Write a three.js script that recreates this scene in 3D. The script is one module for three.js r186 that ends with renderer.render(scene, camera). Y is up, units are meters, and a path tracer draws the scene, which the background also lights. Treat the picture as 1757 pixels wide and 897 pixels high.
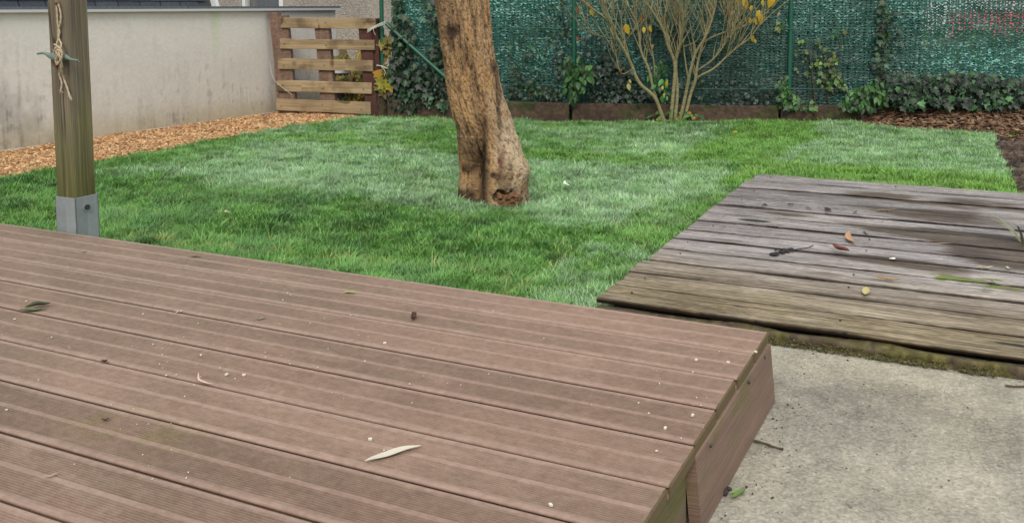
import * as THREE from 'three';
import { mergeGeometries } from 'three/addons/utils/BufferGeometryUtils.js';

// ---------------------------------------------------------------- camera, sky, sun, exposure
const scene = new THREE.Scene();
const EYE = new THREE.Vector3(0, 0.8525, 0);
const FOC = 1640.38, PPY = 167.5, PPX = 878.5;
const YAW = -0.452967, PITCH = 0.0941518, ROLL = -0.0044832;
const Fw = new THREE.Vector3(Math.sin(YAW) * Math.cos(PITCH), -Math.sin(PITCH), -Math.cos(YAW) * Math.cos(PITCH));
const R0 = new THREE.Vector3(Math.cos(YAW), 0, Math.sin(YAW));
const U0 = new THREE.Vector3().crossVectors(R0, Fw);
const Rt = R0.clone().multiplyScalar(Math.cos(ROLL)).addScaledVector(U0, Math.sin(ROLL));
const Up = R0.clone().multiplyScalar(-Math.sin(ROLL)).addScaledVector(U0, Math.cos(ROLL));
const FULLH = 2 * (897 - PPY);
const camera = new THREE.PerspectiveCamera(THREE.MathUtils.radToDeg(2 * Math.atan(FULLH / 2 / FOC)), 1757 / FULLH, 0.05, 300);
camera.position.copy(EYE);
camera.quaternion.setFromRotationMatrix(new THREE.Matrix4().makeBasis(Rt, Up, Fw.clone().negate()));
camera.setViewOffset(1757, FULLH, 0, FULLH - 897, 1757, 897);
camera.updateProjectionMatrix();

{
  const W = 128, H = 64, d = new Float32Array(W * H * 4);
  for (let j = 0; j < H; j++) for (let i = 0; i < W; i++) {
    const el = ((j + 0.5) / H - 0.5) * Math.PI, s = Math.max(0, Math.sin(el));
    const l = 0.64 * (1 + 0.5 * s) / 1.25, o = (j * W + i) * 4;
    d[o] = l * 0.985; d[o + 1] = l * 1.0; d[o + 2] = l * 1.02; d[o + 3] = 1;
  }
  const sky = new THREE.DataTexture(d, W, H, THREE.RGBAFormat, THREE.FloatType);
  sky.mapping = THREE.EquirectangularReflectionMapping; sky.magFilter = THREE.LinearFilter; sky.needsUpdate = true;
  scene.background = sky; scene.environment = sky;
}
const sun = new THREE.DirectionalLight(0xfff4e4, 1.2);
sun.position.set(1.6, 9, 5.6); sun.target.position.set(-2, 0, -4);
sun.castShadow = true; sun.shadow.radius = 40; sun.shadow.mapSize.set(2048, 2048);
Object.assign(sun.shadow.camera, { left: -9, right: 9, top: 9, bottom: -9, near: 0.5, far: 40 });
scene.add(sun, sun.target);
const renderer = new THREE.WebGLRenderer({ antialias: true });
renderer.setSize(1024, 522);
renderer.toneMapping = THREE.LinearToneMapping;
renderer.toneMappingExposure = 1.75;
renderer.shadowMap.enabled = true;

// ---------------------------------------------------------------- helpers
function rng(a) { return () => { a |= 0; a = a + 0x6D2B79F5 | 0; let t = Math.imul(a ^ a >>> 15, 1 | a); t = t + Math.imul(t ^ t >>> 7, 61 | t) ^ t; return ((t ^ t >>> 14) >>> 0) / 4294967296; }; }
const V = (x, y, z) => new THREE.Vector3(x, y, z);
const clamp = (x, a = 0, b = 1) => Math.min(b, Math.max(a, x));
const lerp = (a, b, t) => a + (b - a) * t;
const sstep = (a, b, x) => { const t = clamp((x - a) / (b - a)); return t * t * (3 - 2 * t); };
const PERM = new Float32Array(65536); { const r = rng(77); for (let i = 0; i < 65536; i++) PERM[i] = r(); }
function n2(x, y) {
  const ix = Math.floor(x), iy = Math.floor(y); let fx = x - ix, fy = y - iy;
  fx = fx * fx * (3 - 2 * fx); fy = fy * fy * (3 - 2 * fy);
  const h = (a, b) => PERM[((a * 7919 + b * 104729 + ((a * b) & 1023) * 31) & 65535)];
  const a = h(ix, iy), b = h(ix + 1, iy), c = h(ix, iy + 1), d = h(ix + 1, iy + 1);
  return a + (b - a) * fx + (c - a) * fy + (a - b - c + d) * fx * fy;
}
function fbm(x, y, o = 4) { let s = 0, a = 0.5, t = 0; for (let i = 0; i < o; i++) { s += a * n2(x, y); t += a; a *= 0.5; x = x * 2.03 + 17.3; y = y * 2.03 + 9.1; } return s / t; }
const s2l = (c) => { c /= 255; return c <= 0.04045 ? c / 12.92 : ((c + 0.055) / 1.055) ** 2.4; };
const l2s = (c) => { c = clamp(c); return 255 * (c <= 0.0031308 ? c * 12.92 : 1.055 * c ** (1 / 2.4) - 0.055); };
const ALB = 0.66;                                  // colours below are given as seen in daylight; this turns them into base colours
const col = (r, g, b, k = ALB) => new THREE.Color().setRGB(s2l(r) * k, s2l(g) * k, s2l(b) * k);
const LUT = new Uint8Array(4096); for (let i = 0; i < 4096; i++) { LUT[i] = Math.round(l2s(s2l(i / 4095 * 255) * ALB)); }
const enc = (v) => LUT[clamp(Math.round(v / 255 * 4095), 0, 4095)];
// f(u, v, out) fills out = [r, g, b (as seen, 0..255), height 0..1, rough 0..1]
function surf(w, h, f, opts = {}) {
  const c = new Uint8Array(w * h * 4), b = new Uint8Array(w * h * 4), out = [0, 0, 0, 0.5, 1, 1];
  for (let j = 0; j < h; j++) for (let i = 0; i < w; i++) {
    out[5] = 1; f((i + 0.5) / w, (j + 0.5) / h, out);
    const o = (j * w + i) * 4;
    c[o] = enc(out[0]); c[o + 1] = enc(out[1]); c[o + 2] = enc(out[2]); c[o + 3] = 255 * clamp(out[5]);
    b[o] = 255 * clamp(out[3]); b[o + 1] = 255 * clamp(out[4]); b[o + 2] = 0; b[o + 3] = 255;
  }
  const mk = (d, srgb) => { const t = new THREE.DataTexture(d, w, h, THREE.RGBAFormat); t.magFilter = THREE.LinearFilter; t.minFilter = THREE.LinearFilter; t.wrapS = t.wrapT = opts.clamp ? THREE.ClampToEdgeWrapping : THREE.RepeatWrapping; if (srgb) t.colorSpace = THREE.SRGBColorSpace; t.needsUpdate = true; return t; };
  const map = mk(c, true), hr = mk(b, false);
  const m = { map, roughness: 1, metalness: 0, bumpMap: hr, bumpScale: opts.bump ?? 0.003, roughnessMap: hr };
  return m;
}
const std = (o) => new THREE.MeshStandardMaterial({ roughness: 0.8, metalness: 0, side: THREE.DoubleSide, ...o });
const phys = (o) => new THREE.MeshPhysicalMaterial({ roughness: 0.6, metalness: 0, side: THREE.DoubleSide, ...o });
const used = {};
function numbered(n) { const k = used[n] = (used[n] ?? -1) + 1; return k ? n + '_' + String(k).padStart(3, '0') : n; }
function tag(o, label, category, group) { o.userData.label = label; o.userData.category = category; if (group) o.userData.group = group; return o; }
function thing(name, label, category, p = [0, 0, 0], turn = 0, group) {
  const o = new THREE.Group(); o.name = numbered(name); o.position.set(...p); o.rotation.y = turn; scene.add(o); return tag(o, label, category, group);
}
function part(name, geo, mat, parent = scene) {
  const m = new THREE.Mesh(geo, mat); m.name = parent === scene ? numbered(name) : name; m.castShadow = m.receiveShadow = true; parent.add(m); return m;
}
function struct(name, geo, mat) { const m = part(name, geo, mat); m.userData.kind = 'structure'; return m; }
// world points on real planes of the place, found along a line of sight
function ray(px, py) { return Fw.clone().addScaledVector(Rt, (px - PPX) / FOC).addScaledVector(Up, -(py - PPY) / FOC); }
function onY(px, py, y) { const d = ray(px, py); return EYE.clone().addScaledVector(d, (y - EYE.y) / d.y); }
function onZ(px, py, z) { const d = ray(px, py); return EYE.clone().addScaledVector(d, (z - EYE.z) / d.z); }
function onX(px, py, x) { const d = ray(px, py); return EYE.clone().addScaledVector(d, (x - EYE.x) / d.x); }
function atDepth(px, py, t) { return EYE.clone().addScaledVector(ray(px, py), t); }
const FX0 = -4.25, FZ0 = -6.40, FS = -0.27;                       // the fence line: z = FZ0 + FS (x - FX0)
function onFence(px, py, off = 0) { const d = ray(px, py); const t = (FZ0 + off - FS * FX0 - EYE.z + FS * EYE.x) / (d.z - FS * d.x); return EYE.clone().addScaledVector(d, t); }
const fz = (x) => FZ0 + FS * (x - FX0);

// geometry builders
function geoFrom(pos, uv, idx, colr) {
  const g = new THREE.BufferGeometry();
  g.setAttribute('position', new THREE.Float32BufferAttribute(pos, 3));
  if (uv) g.setAttribute('uv', new THREE.Float32BufferAttribute(uv, 2));
  if (colr) g.setAttribute('color', new THREE.Float32BufferAttribute(colr, 3));
  if (idx) g.setIndex(idx);
  g.computeVertexNormals(); return g;
}
// sweep a closed profile [[z, y]...] along x; fn(x, z, y) may move a point; flat gives hard facets
function sweep(prof, xs, { fn, uvf, flat = false } = {}) {
  const pos = [], uv = [], idx = [], n = prof.length;
  for (const x of xs) for (const [z, y] of prof) { const p = fn ? fn(x, z, y) : [x, y, z]; pos.push(...p); uv.push(...(uvf ? uvf(...p) : [p[0], p[2]])); }
  for (let i = 0; i + 1 < xs.length; i++) for (let j = 0; j < n; j++) { const a = i * n + j, b = i * n + (j + 1) % n, c = a + n, d = b + n; idx.push(a, b, c, b, d, c); }
  const tri = THREE.ShapeUtils.triangulateShape(prof.map(([z, y]) => new THREE.Vector2(z, y)), []);
  for (const [e, rev] of [[0, 1], [xs.length - 1, 0]]) {
    const off = pos.length / 3;
    for (let j = 0; j < n; j++) { const k = (e * n + j) * 3; pos.push(pos[k], pos[k + 1], pos[k + 2]); uv.push(pos[k] + pos[k + 1], pos[k + 2]); const q = uv.length; uv[q - 2] = uv[(e * n + j) * 2]; uv[q - 1] = uv[(e * n + j) * 2 + 1]; }
    for (const t of tri) rev ? idx.push(off + t[0], off + t[1], off + t[2]) : idx.push(off + t[0], off + t[2], off + t[1]);
  }
  let g = geoFrom(pos, uv, idx);
  if (flat) { g = g.toNonIndexed(); g.computeVertexNormals(); }
  return g;
}
function roundRect(w, h, r, n = 3) {                              // profile centred on 0, in (z, y)
  const p = [], q = [[1, 1, 0], [-1, 1, 1], [-1, -1, 2], [1, -1, 3]];
  for (const [sx, sy, k] of q) for (let i = 0; i <= n; i++) { const a = (k + i / n) * Math.PI / 2; p.push([sx * (w / 2 - r) + Math.cos(a) * r, sy * (h / 2 - r) + Math.sin(a) * r]); }
  return p;
}
const span = (a, b, n) => Array.from({ length: n + 1 }, (_, i) => a + (b - a) * i / n);
// a sawn plank along x, centre at 0: length L, height h (y), depth w (z), slightly rough
function plank(L, h, w, seed, amp = 0.0015, r = 0.004, uvs = 1) {
  return sweep(roundRect(w, h, r, 2), span(-L / 2, L / 2, Math.max(4, Math.round(L / 0.05))), {
    fn: (x, z, y) => [x + (Math.abs(x) > L / 2 - 1e-6 ? amp * (n2(z * 40 + seed, y * 40) - 0.5) * 2 : 0), y + amp * (n2(x * 9 + seed * 3.1, z * 20 + y * 15) - 0.5) * 2, z + amp * (n2(x * 8 + seed * 7.7, y * 20 + 50) - 0.5) * 2],
    uvf: (x, y, z) => [(x + seed * 0.371) * uvs, (y + z + seed * 0.173) * uvs],
  });
}
function tube(pts, radii, seg = 6, caps = true, uvs = 1) {
  const pos = [], uv = [], idx = [], n = pts.length; let len = 0;
  let ref = V(0.31, 0.2, 0.93);
  for (let i = 0; i < n; i++) {
    const t = V().subVectors(pts[Math.min(n - 1, i + 1)], pts[Math.max(0, i - 1)]).normalize();
    const a = V().crossVectors(t, ref).normalize(), b = V().crossVectors(t, a); ref = V().crossVectors(a, t);
    const r = Array.isArray(radii) ? radii[i] : radii;
    if (i) len += pts[i].distanceTo(pts[i - 1]);
    for (let j = 0; j <= seg; j++) { const w = j / seg * 2 * Math.PI, p = pts[i].clone().addScaledVector(a, Math.cos(w) * r).addScaledVector(b, Math.sin(w) * r); pos.push(p.x, p.y, p.z); uv.push(j / seg * 2 * Math.PI * r * uvs, len * uvs); }
  }
  for (let i = 0; i + 1 < n; i++) for (let j = 0; j < seg; j++) { const a = i * (seg + 1) + j, b = a + 1, c = a + seg + 1, d = c + 1; idx.push(a, c, b, b, c, d); }
  if (caps) for (const e of [0, n - 1]) { const o = pos.length / 3; pos.push(pts[e].x, pts[e].y, pts[e].z); uv.push(0, 0); for (let j = 0; j < seg; j++) { const a = e * (seg + 1) + j; e ? idx.push(o, a, a + 1) : idx.push(o, a + 1, a); } }
  return geoFrom(pos, uv, idx);
}
const curve = (pts, n) => new THREE.CatmullRomCurve3(pts).getPoints(n);
function box(w, h, d, x = 0, y = 0, z = 0) { const g = new THREE.BoxGeometry(w, h, d); g.translate(x, y, z); return g; }
function boxUV(g, s = 1) { const p = g.attributes.position, n = g.attributes.normal, uv = g.attributes.uv; for (let i = 0; i < p.count; i++) { const ax = Math.abs(n.getX(i)), ay = Math.abs(n.getY(i)); if (ay > 0.6) uv.setXY(i, p.getX(i) * s, p.getZ(i) * s); else if (ax > 0.6) uv.setXY(i, p.getZ(i) * s, p.getY(i) * s); else uv.setXY(i, p.getX(i) * s, p.getY(i) * s); } return g; }
// merged leaves: collect(outline, ...) then build
class Leaves {
  constructor() { this.p = []; this.c = []; this.i = []; }
  // kind: list of [x, y] outline points from base (0,0) to tip (0,1) and back; folded along the middle, drooping
  add(shape, pos, quat, size, c, fold = 0.25, droop = 0.15) {
    const o = this.p.length / 3, v = V();
    const pts = [[0, 0.45], ...shape];
    for (const [x, y] of pts) { v.set(x * size, y * size, (Math.abs(x) * fold - y * y * droop) * size).applyQuaternion(quat).add(pos); this.p.push(v.x, v.y, v.z); this.c.push(c.r, c.g, c.b); }
    const n = shape.length; for (let k = 0; k < n; k++) this.i.push(o, o + 1 + k, o + 1 + (k + 1) % n);
  }
  geo() { return geoFrom(this.p, null, this.i, this.c); }
}
const IVY = [[0, 0], [0.2, 0.02], [0.5, 0.1], [0.36, 0.36], [0.52, 0.62], [0.2, 0.66], [0, 1.05], [-0.2, 0.66], [-0.52, 0.62], [-0.36, 0.36], [-0.5, 0.1], [-0.2, 0.02]];
const OVAL = [[0, 0], [0.2, 0.15], [0.3, 0.42], [0.22, 0.75], [0, 1.05], [-0.22, 0.75], [-0.3, 0.42], [-0.2, 0.15]];
const LANCE = [[0, 0], [0.09, 0.15], [0.13, 0.45], [0.08, 0.8], [0, 1.05], [-0.08, 0.8], [-0.13, 0.45], [-0.09, 0.15]];
function facing(dir, roll) { const q = new THREE.Quaternion().setFromUnitVectors(V(0, 0, 1), dir.clone().normalize()); return q.multiply(new THREE.Quaternion().setFromAxisAngle(V(0, 0, 1), roll)); }

// ---------------------------------------------------------------- materials
const M = {};
M.concrete = std(surf(1536, 1536, (u, v, o) => {                  // 2.3 m square
  const x = u * 2.3, z = v * 2.3;
  const big = fbm(x * 1.6, z * 1.6, 4), mid = fbm(x * 14, z * 14 + 40, 4), fine = n2(x * 330, z * 330), f2 = n2(x * 150 + 9, z * 150), streak = fbm(x * 62, z * 9, 3);
  let k = 172 + (big - 0.5) * 34 + (mid - 0.5) * 42 + (fine - 0.5) * 40 + (f2 - 0.5) * 24 + (streak - 0.5) * 14 + (fbm(x * 55, z * 2 + 9, 3) - 0.5) * 60 * sstep(0.95, 1.5, x);
  const dark = sstep(0.6, 0.8, fbm(x * 7 + 5, z * 7, 4)), damp = sstep(0.5, 0.75, fbm(x * 2.2 + 60, z * 2.2 + 4, 4)); k -= dark * 18 + damp * 22;
  const speck = n2(x * 110 + 3, z * 110) > 0.935 ? 34 : 0; k -= speck;
  const pale = n2(x * 130 + 30, z * 130 + 7) > 0.9 ? 18 : 0; k += pale;
  const warm = fbm(x * 1.2 + 30, z * 1.2 + 3, 3) - 0.5;
  o[0] = k * (1.0 + warm * 0.06); o[1] = k * 0.975; o[2] = k * (0.885 - warm * 0.14); o[3] = 0.5 + (mid - 0.5) * 0.5 + (f2 - 0.5) * 0.5 + (streak - 0.5) * 0.4 - dark * 0.2; o[4] = 0.92;
}, { bump: 0.004 }));
M.render = std(surf(2048, 1024, (u, v, o) => {                    // 4.1 m along, 0.9 m up (v = 0 at the foot)
  const x = u * 4.1, y = v * 0.9;
  const big = fbm(x * 1.7, y * 2.5, 4), st = fbm(x * 34, y * 2.2, 4), st2 = fbm(x * 9 + 4, y * 0.9, 3), fine = fbm(x * 70, y * 70, 3), spots = fbm(x * 24 + 7, y * 24, 4);
  let k = 252 + (big - 0.5) * 22 + (fine - 0.5) * 16;
  const low = sstep(0.72, 0.0, y), foot = sstep(0.2, 0.0, y + (spots - 0.5) * 0.12);
  const dirt = clamp(sstep(0.5, 0.72, st * 0.55 + spots * 0.45) * (0.2 + low * 0.95) * sstep(0.3, 0.62, fbm(x * 1.3 + 11, y * 1.2 + 5, 3) + low * 0.12));
  const left = sstep(1.9, 0.3, x) * sstep(0.42, 0.68, fbm(x * 6, y * 4 + 60, 4)) * sstep(0.8, 0.1, y);
  const mould = sstep(0.6, 0.78, st2) * 0.3 * low;
  k -= dirt * 40 + left * 50 + mould * 34 + foot * 32 + low * 10;
  const warm = foot * 14 + low * 3;
  const green = sstep(0.075, 0, Math.abs(x - 2.64 + (st - 0.5) * 0.08)) * sstep(0.35, 0.8, y) * 0.8;
  o[0] = k + warm * 0.5 - green * 22; o[1] = k * 0.988 + warm * 0.1 - green * 8; o[2] = k * 0.96 - warm - green * 34; o[3] = fine * 0.6 + spots * 0.4; o[4] = 0.93;
}, { bump: 0.0016 }));
M.houseRender = std(surf(512, 512, (u, v, o) => {
  const a = fbm(u * 90, v * 90, 3), b = fbm(u * 6, v * 6, 4), k = 176 + (a - 0.5) * 60 + (b - 0.5) * 34; o[0] = k; o[1] = k * 0.965; o[2] = k * 0.9; o[3] = a; o[4] = 0.95;
}, { bump: 0.01 }));
M.rough = std(surf(512, 512, (u, v, o) => {                      // kerb panels
  const a = fbm(u * 70, v * 70, 4), b = fbm(u * 11, v * 11, 4), mo = sstep(0.5, 0.75, fbm(u * 14 + 9, v * 14 + 2, 4));
  const k = 86 + (a - 0.5) * 50 + (b - 0.5) * 50; o[0] = k * 1.05 - mo * 26; o[1] = k * 0.86; o[2] = k * 0.7 - mo * 22; o[3] = a; o[4] = 0.95;
}, { bump: 0.008 }));
const PITCHB = 0.15, DZ0 = -2.06;
const MS = (() => { const p = onY(236, 736, 0.15); return [p.x + 3.32 + 0.388, p.z - DZ0]; })();
M.composite = std(surf(2048, 1536, (u, v, o) => {                 // 3.4 m along the boards, 2.3 m across them
  const x = u * 3.4, z = v * 2.3, bi = Math.floor(z / PITCHB), f = z / PITCHB - bi;
  const e = Math.min(f, 1 - f) * PITCHB, mid = Math.abs(f - 0.5) * PITCHB;
  const big = fbm(x * 1.3 + bi * 3.7, z * 3.2, 4), st = fbm(x * 2.6 + bi * 13, z * 120, 4), grain = n2(x * 60, z * 520), blot = fbm(x * 5 + 3, z * 9 + 70, 4);
  const flat = Math.max(sstep(0.017, 0.011, e), sstep(0.008, 0.004, mid) * 0.72);
  const dirt = clamp(0.62 + (big - 0.5) * 1.1 + (st - 0.5) * 0.45 + (blot - 0.5) * 1.0) * (1 - flat * 0.85);
  const tone = (n2(bi * 5.3 + 0.5, 3.5) - 0.5) * 18;
  const fade = sstep(1.6, 3.2, x) * 0.45;                         // less trodden towards the far end
  const dd = dirt * (1 - fade * 0.7);
  const spk = (fbm(x * 90, z * 90, 3) - 0.5) * 20 + (n2(x * 210, z * 210) - 0.5) * 10;
  let r = lerp(175, 140, dd) + tone + (grain - 0.5) * 12 + spk, g = lerp(150 - fade * 10, 122 - fade * 6, dd) + tone + (grain - 0.5) * 12 + spk, b = lerp(134 - fade * 10, 106 - fade * 5, dd) + tone + (grain - 0.5) * 11 + spk;
  const scuff = sstep(0.66, 0.78, fbm(x * 11 + 8, z * 22 + 5, 4)) * 0.5; r += scuff * 16; g += scuff * 17; b += scuff * 16;
  const moss = sstep(0.16, 0.02, Math.hypot((x - MS[0]) * 0.7, (z - MS[1]) * 1.6)) * sstep(0.4, 0.65, fbm(x * 30, z * 40, 3)); r -= moss * 5; b -= moss * 11;
  o[0] = r; o[1] = g; o[2] = b; o[3] = 0.5 + (st - 0.5) * 0.5 + (grain - 0.5) * 0.4; o[4] = 0.74 + (blot - 0.5) * 0.25;
}, { bump: 0.0012 }));
M.fascia = std(surf(1024, 256, (u, v, o) => {                     // 1 m by 0.25 m
  const a = fbm(u * 5, v * 60, 4), b = fbm(u * 7 + 3, v * 4, 4), g = sstep(0.2, 0.85, v) * sstep(0.42, 0.66, fbm(u * 9 + 30, v * 3, 4));
  o[0] = 140 + (a - 0.5) * 34 + (b - 0.5) * 30 - g * 16; o[1] = 114 + (a - 0.5) * 30 + (b - 0.5) * 26 - g * 4; o[2] = 98 + (a - 0.5) * 28 + (b - 0.5) * 22 - g * 22; o[3] = a; o[4] = 0.75;
}, { bump: 0.001 }));
M.fasciaGreen = std(surf(512, 256, (u, v, o) => {
  const a = fbm(u * 5, v * 60, 4), b = fbm(u * 9 + 3, v * 5, 4), g = sstep(0.35, 0.95, v + (b - 0.5) * 0.6);
  o[0] = 122 + (a - 0.5) * 40 - g * 22; o[1] = 104 + (a - 0.5) * 36 - g * 2; o[2] = 80 + (a - 0.5) * 30 - g * 34; o[3] = a; o[4] = 0.85;
}, { bump: 0.001 }));
M.boardEnd = std({ color: col(112, 96, 62), roughness: 0.9 });
const HOLES = [onY(1294, 380, 0.045), onY(1748, 590, 0.045)];
const SOAK = [[1600, 368, 130, 13, 1], [1650, 408, 190, 13, 1], [1560, 452, 150, 12, 0.85], [1740, 440, 120, 30, 0.9], [1520, 335, 120, 8, 0.6], [1330, 366, 70, 5, 0.5], [1420, 470, 110, 7, 0.5], [1650, 350, 150, 10, 0.6], [1250, 410, 60, 5, 0.4], [1760, 500, 130, 16, 0.7]].map(([a, b, ra, rb, w]) => { const p = onY(a, b, 0.045), q = onY(a + ra, b, 0.045), s = onY(a, b + rb, 0.045); return [p.x, p.z, q.x - p.x, s.z - p.z, w]; });
const WCUT = [-4.63, -4.455, -4.255, -4.04, -3.83, -3.67, -3.525, -3.365, -3.215, -3.066, -2.905, -2.745, -2.595, -2.43];
const WX0 = -0.95, WX1 = 1.25, WZ0 = -4.66, WZ1 = -2.40;
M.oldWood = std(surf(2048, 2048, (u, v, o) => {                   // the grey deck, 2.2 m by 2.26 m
  const x = WX0 + u * (WX1 - WX0), z = WZ0 + v * (WZ1 - WZ0), bi = WCUT.filter((c) => c < z).length;
  const wob = fbm(x * 1.5 + bi, z * 3, 3) * 0.05;
  const grain = fbm(x * 5 + bi * 5, (z + wob) * 130, 4), fine = fbm(x * 20, (z + wob) * 380, 3), big = fbm(x * 2.3 + 4, z * 3.4, 4), blot = fbm(x * 8 + 7, z * 14, 4);
  // soaked patches: towards the right and the middle; the near boards are browner with algae
  const near = sstep(-3.25, -2.5, z), far = 1 - near;
  const soak = clamp(sstep(0.3, 0.62, SOAK.reduce((m, [a, c, ra, rc, w]) => Math.max(m, w * Math.exp(-(((x - a) / ra) ** 2) - (((z - c) / rc) ** 2))), 0) * 0.95 + (fbm(x * 4 + 31, z * 9 + 8, 5) - 0.5) * 0.8 + (bi % 2) * 0.05)) * lerp(1, 0.5, near);
  const algae = sstep(0.45, 0.7, fbm(x * 3 + 2, z * 5 + 20, 4) + near * 0.14) * (0.35 + near * 0.65);
  const bt = (n2(bi * 3.7 + 0.5, 8.5) - 0.5) * 30; const rib = (0.5 + 0.5 * Math.cos(z * 2 * Math.PI / 0.0125)) * sstep(0.35, 0.6, fbm(x * 1.2 + bi * 7, bi * 3.3, 3)); let r = 178 + bt * 1.8, g = 169 + bt * 1.8, b = 168 + bt * 1.8;
  r = lerp(r, 158 + bt, near); g = lerp(g, 143 + bt, near); b = lerp(b, 117 + bt, near);
  const str = sstep(0.5, 0.72, fbm(x * 3.2 + bi * 11, (z + wob) * 70 + 5, 4)) * 46; const k = (grain - 0.5) * 84 - str * 0.6 + (fine - 0.5) * 76 + (big - 0.5) * 44 + (blot - 0.5) * 40 + (fbm(x * 60, z * 130, 3) - 0.5) * 46 - rib * 18; r += k; g += k * 0.98; b += k * 0.95;
  r = lerp(r, 88 + k * 0.8, soak * 0.9); g = lerp(g, 73 + k * 0.76, soak * 0.9); b = lerp(b, 58 + k * 0.68, soak * 0.9);
  r -= algae * 15; g -= algae * 15; b -= algae * 20;
  const ed = Math.min(...WCUT.map((c) => Math.abs(z - c))), edge = sstep(0.0085, 0.003, ed + (n2(x * 40, bi) - 0.5) * 0.003); r = lerp(r, 66, edge * 0.85); g = lerp(g, 53, edge * 0.85); b = lerp(b, 44, edge * 0.85); const eb = sstep(0.035, 0.01, ed) * sstep(0.4, 0.65, fbm(x * 4 + bi * 5, z * 9, 3)) * 34; r -= eb; g -= eb; b -= eb;  // joint grime, with the shade of the gaps painted into the same band
  const crack = sstep(0.035, 0.0, Math.abs(grain - 0.42)) * sstep(0.45, 0.7, fbm(x * 3 + bi * 9, z * 8 + 3, 3)); r -= crack * 60; g -= crack * 58; b -= crack * 52;
  const slot = (cx, cz, l, w) => sstep(1.2, 0.75, Math.hypot((x - cx) / l, (z - cz - (x - cx) * 0.02) / w));
  const hole = Math.max(slot(HOLES[0].x, HOLES[0].z - 0.012, 0.06, 0.019), slot(HOLES[1].x, HOLES[1].z, 0.05, 0.009));
  r = lerp(r, 26, hole); g = lerp(g, 22, hole); b = lerp(b, 22, hole);
  const moss = sstep(0.52, 0.68, fbm(x * 16 + 40, z * 26, 4)) * slot(0.1, -3.07, 0.26, 0.05); r = lerp(r, 108, moss); g = lerp(g, 122, moss); b = lerp(b, 40, moss);
  const wet = clamp(far * (1.0 - soak * 0.75) + (blot - 0.5) * 0.6 - near * 0.35);
  o[0] = r; o[1] = g; o[2] = b; o[3] = 0.5 + (grain - 0.5) * 0.9 + (fine - 0.5) * 0.4 - crack * 0.4 - hole * 0.6 - rib * 0.3; o[4] = lerp(0.8, 0.24, wet);
}, { bump: 0.0035 }));
M.mossStrip = std(surf(1024, 64, (u, v, o) => {
  const a = fbm(u * 150, v * 6, 4), m = sstep(0.42, 0.62, fbm(u * 30 + 3, v * 2, 4)); const k = (a - 0.5) * 70;
  o[0] = lerp(92, 104, m) + k; o[1] = lerp(80, 98, m) + k; o[2] = lerp(62, 52, m) + k * 0.7; o[3] = a; o[4] = 0.95;
}, { bump: 0.01 }));
M.postWood = std(surf(512, 1024, (u, v, o) => {                   // 0.4 m around, 1.0 m up
  const x = u * 0.4, y = v * 1.0, g = fbm(x * 150, y * 3, 4), f = fbm(x * 420, y * 8, 3), b = fbm(x * 12, y * 3 + 5, 4);
  const k = (g - 0.5) * 62 + (f - 0.5) * 40 + (b - 0.5) * 34, gr = sstep(0.42, 0.05, y) * 0.9 + sstep(0.5, 0.7, b) * 0.35, ck = sstep(0.035, 0.01, Math.abs(fbm(x * 26, y * 1.1 + 3, 3) - 0.5)) * sstep(0.5, 0.65, fbm(x * 14 + 5, y * 2, 2)) * 60 + sstep(0.55, 0.8, fbm(x * 40 + 11, y * 2.2, 3)) * 22;
  o[0] = 128 + k - gr * 16 - ck; o[1] = 118 + k - gr * 5 - ck; o[2] = 98 + k * 0.9 - gr * 36 - ck * 0.8; o[3] = g * 0.7 + f * 0.3; o[4] = 0.85;
}, { bump: 0.003 }));
M.palletWood = std(surf(1024, 512, (u, v, o) => {                 // 1 m by 0.5 m
  const x = u, y = v * 0.5, g = fbm(x * 2.5, y * 110, 4), f = fbm(x * 10, y * 320, 3), b = fbm(x * 5, y * 9, 4), kn = sstep(0.8, 0.88, n2(x * 9 + 4, y * 15)), dirt = sstep(0.5, 0.75, fbm(x * 8 + 3, y * 12 + 8, 4));
  const k = (g - 0.5) * 62 + (f - 0.5) * 34 + (b - 0.5) * 38 - kn * 60 - dirt * 36; o[0] = 178 + k; o[1] = 155 + k * 0.95; o[2] = 120 + k * 0.8; o[3] = g; o[4] = 0.86;
}, { bump: 0.002 }));
M.palletDark = std(surf(512, 256, (u, v, o) => { const g = fbm(u * 3, v * 70, 4), f = fbm(u * 90, v * 50, 3), k = (g - 0.5) * 46 + (f - 0.5) * 50; o[0] = 138 + k; o[1] = 112 + k * 0.9; o[2] = 96 + k * 0.85; o[3] = g; o[4] = 0.9; }, { bump: 0.003 }));
M.redBrown = std(surf(256, 256, (u, v, o) => { const g = fbm(u * 40, v * 6, 4), f = fbm(u * 60 + 4, v * 60, 3), k = (g - 0.5) * 30 + (f - 0.5) * 26; o[0] = 92 + k; o[1] = 54 + k; o[2] = 46 + k * 0.9; o[3] = g; o[4] = 0.8; }, { bump: 0.002 }));
M.zinc = std({ ...surf(256, 256, (u, v, o) => { const a = fbm(u * 14, v * 14, 4), f = n2(u * 120, v * 120), k = (a - 0.5) * 26 + (f - 0.5) * 8; o[0] = 160 + k; o[1] = 170 + k; o[2] = 172 + k; o[3] = a; o[4] = 0.5 + (a - 0.5) * 0.3; }, { bump: 0.0008 }), metalness: 0.1 });
M.steel = std({ color: col(90, 92, 92), roughness: 0.4, metalness: 0.7 });
M.copingDark = std(surf(512, 64, (u, v, o) => { const a = fbm(u * 60, v * 8, 4), k = (a - 0.5) * 34; o[0] = 112 + k; o[1] = 122 + k; o[2] = 130 + k; o[3] = a; o[4] = 0.6; }, { bump: 0.001 }));
M.copingLight = std({ color: col(226, 230, 232), roughness: 0.6 });
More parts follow.
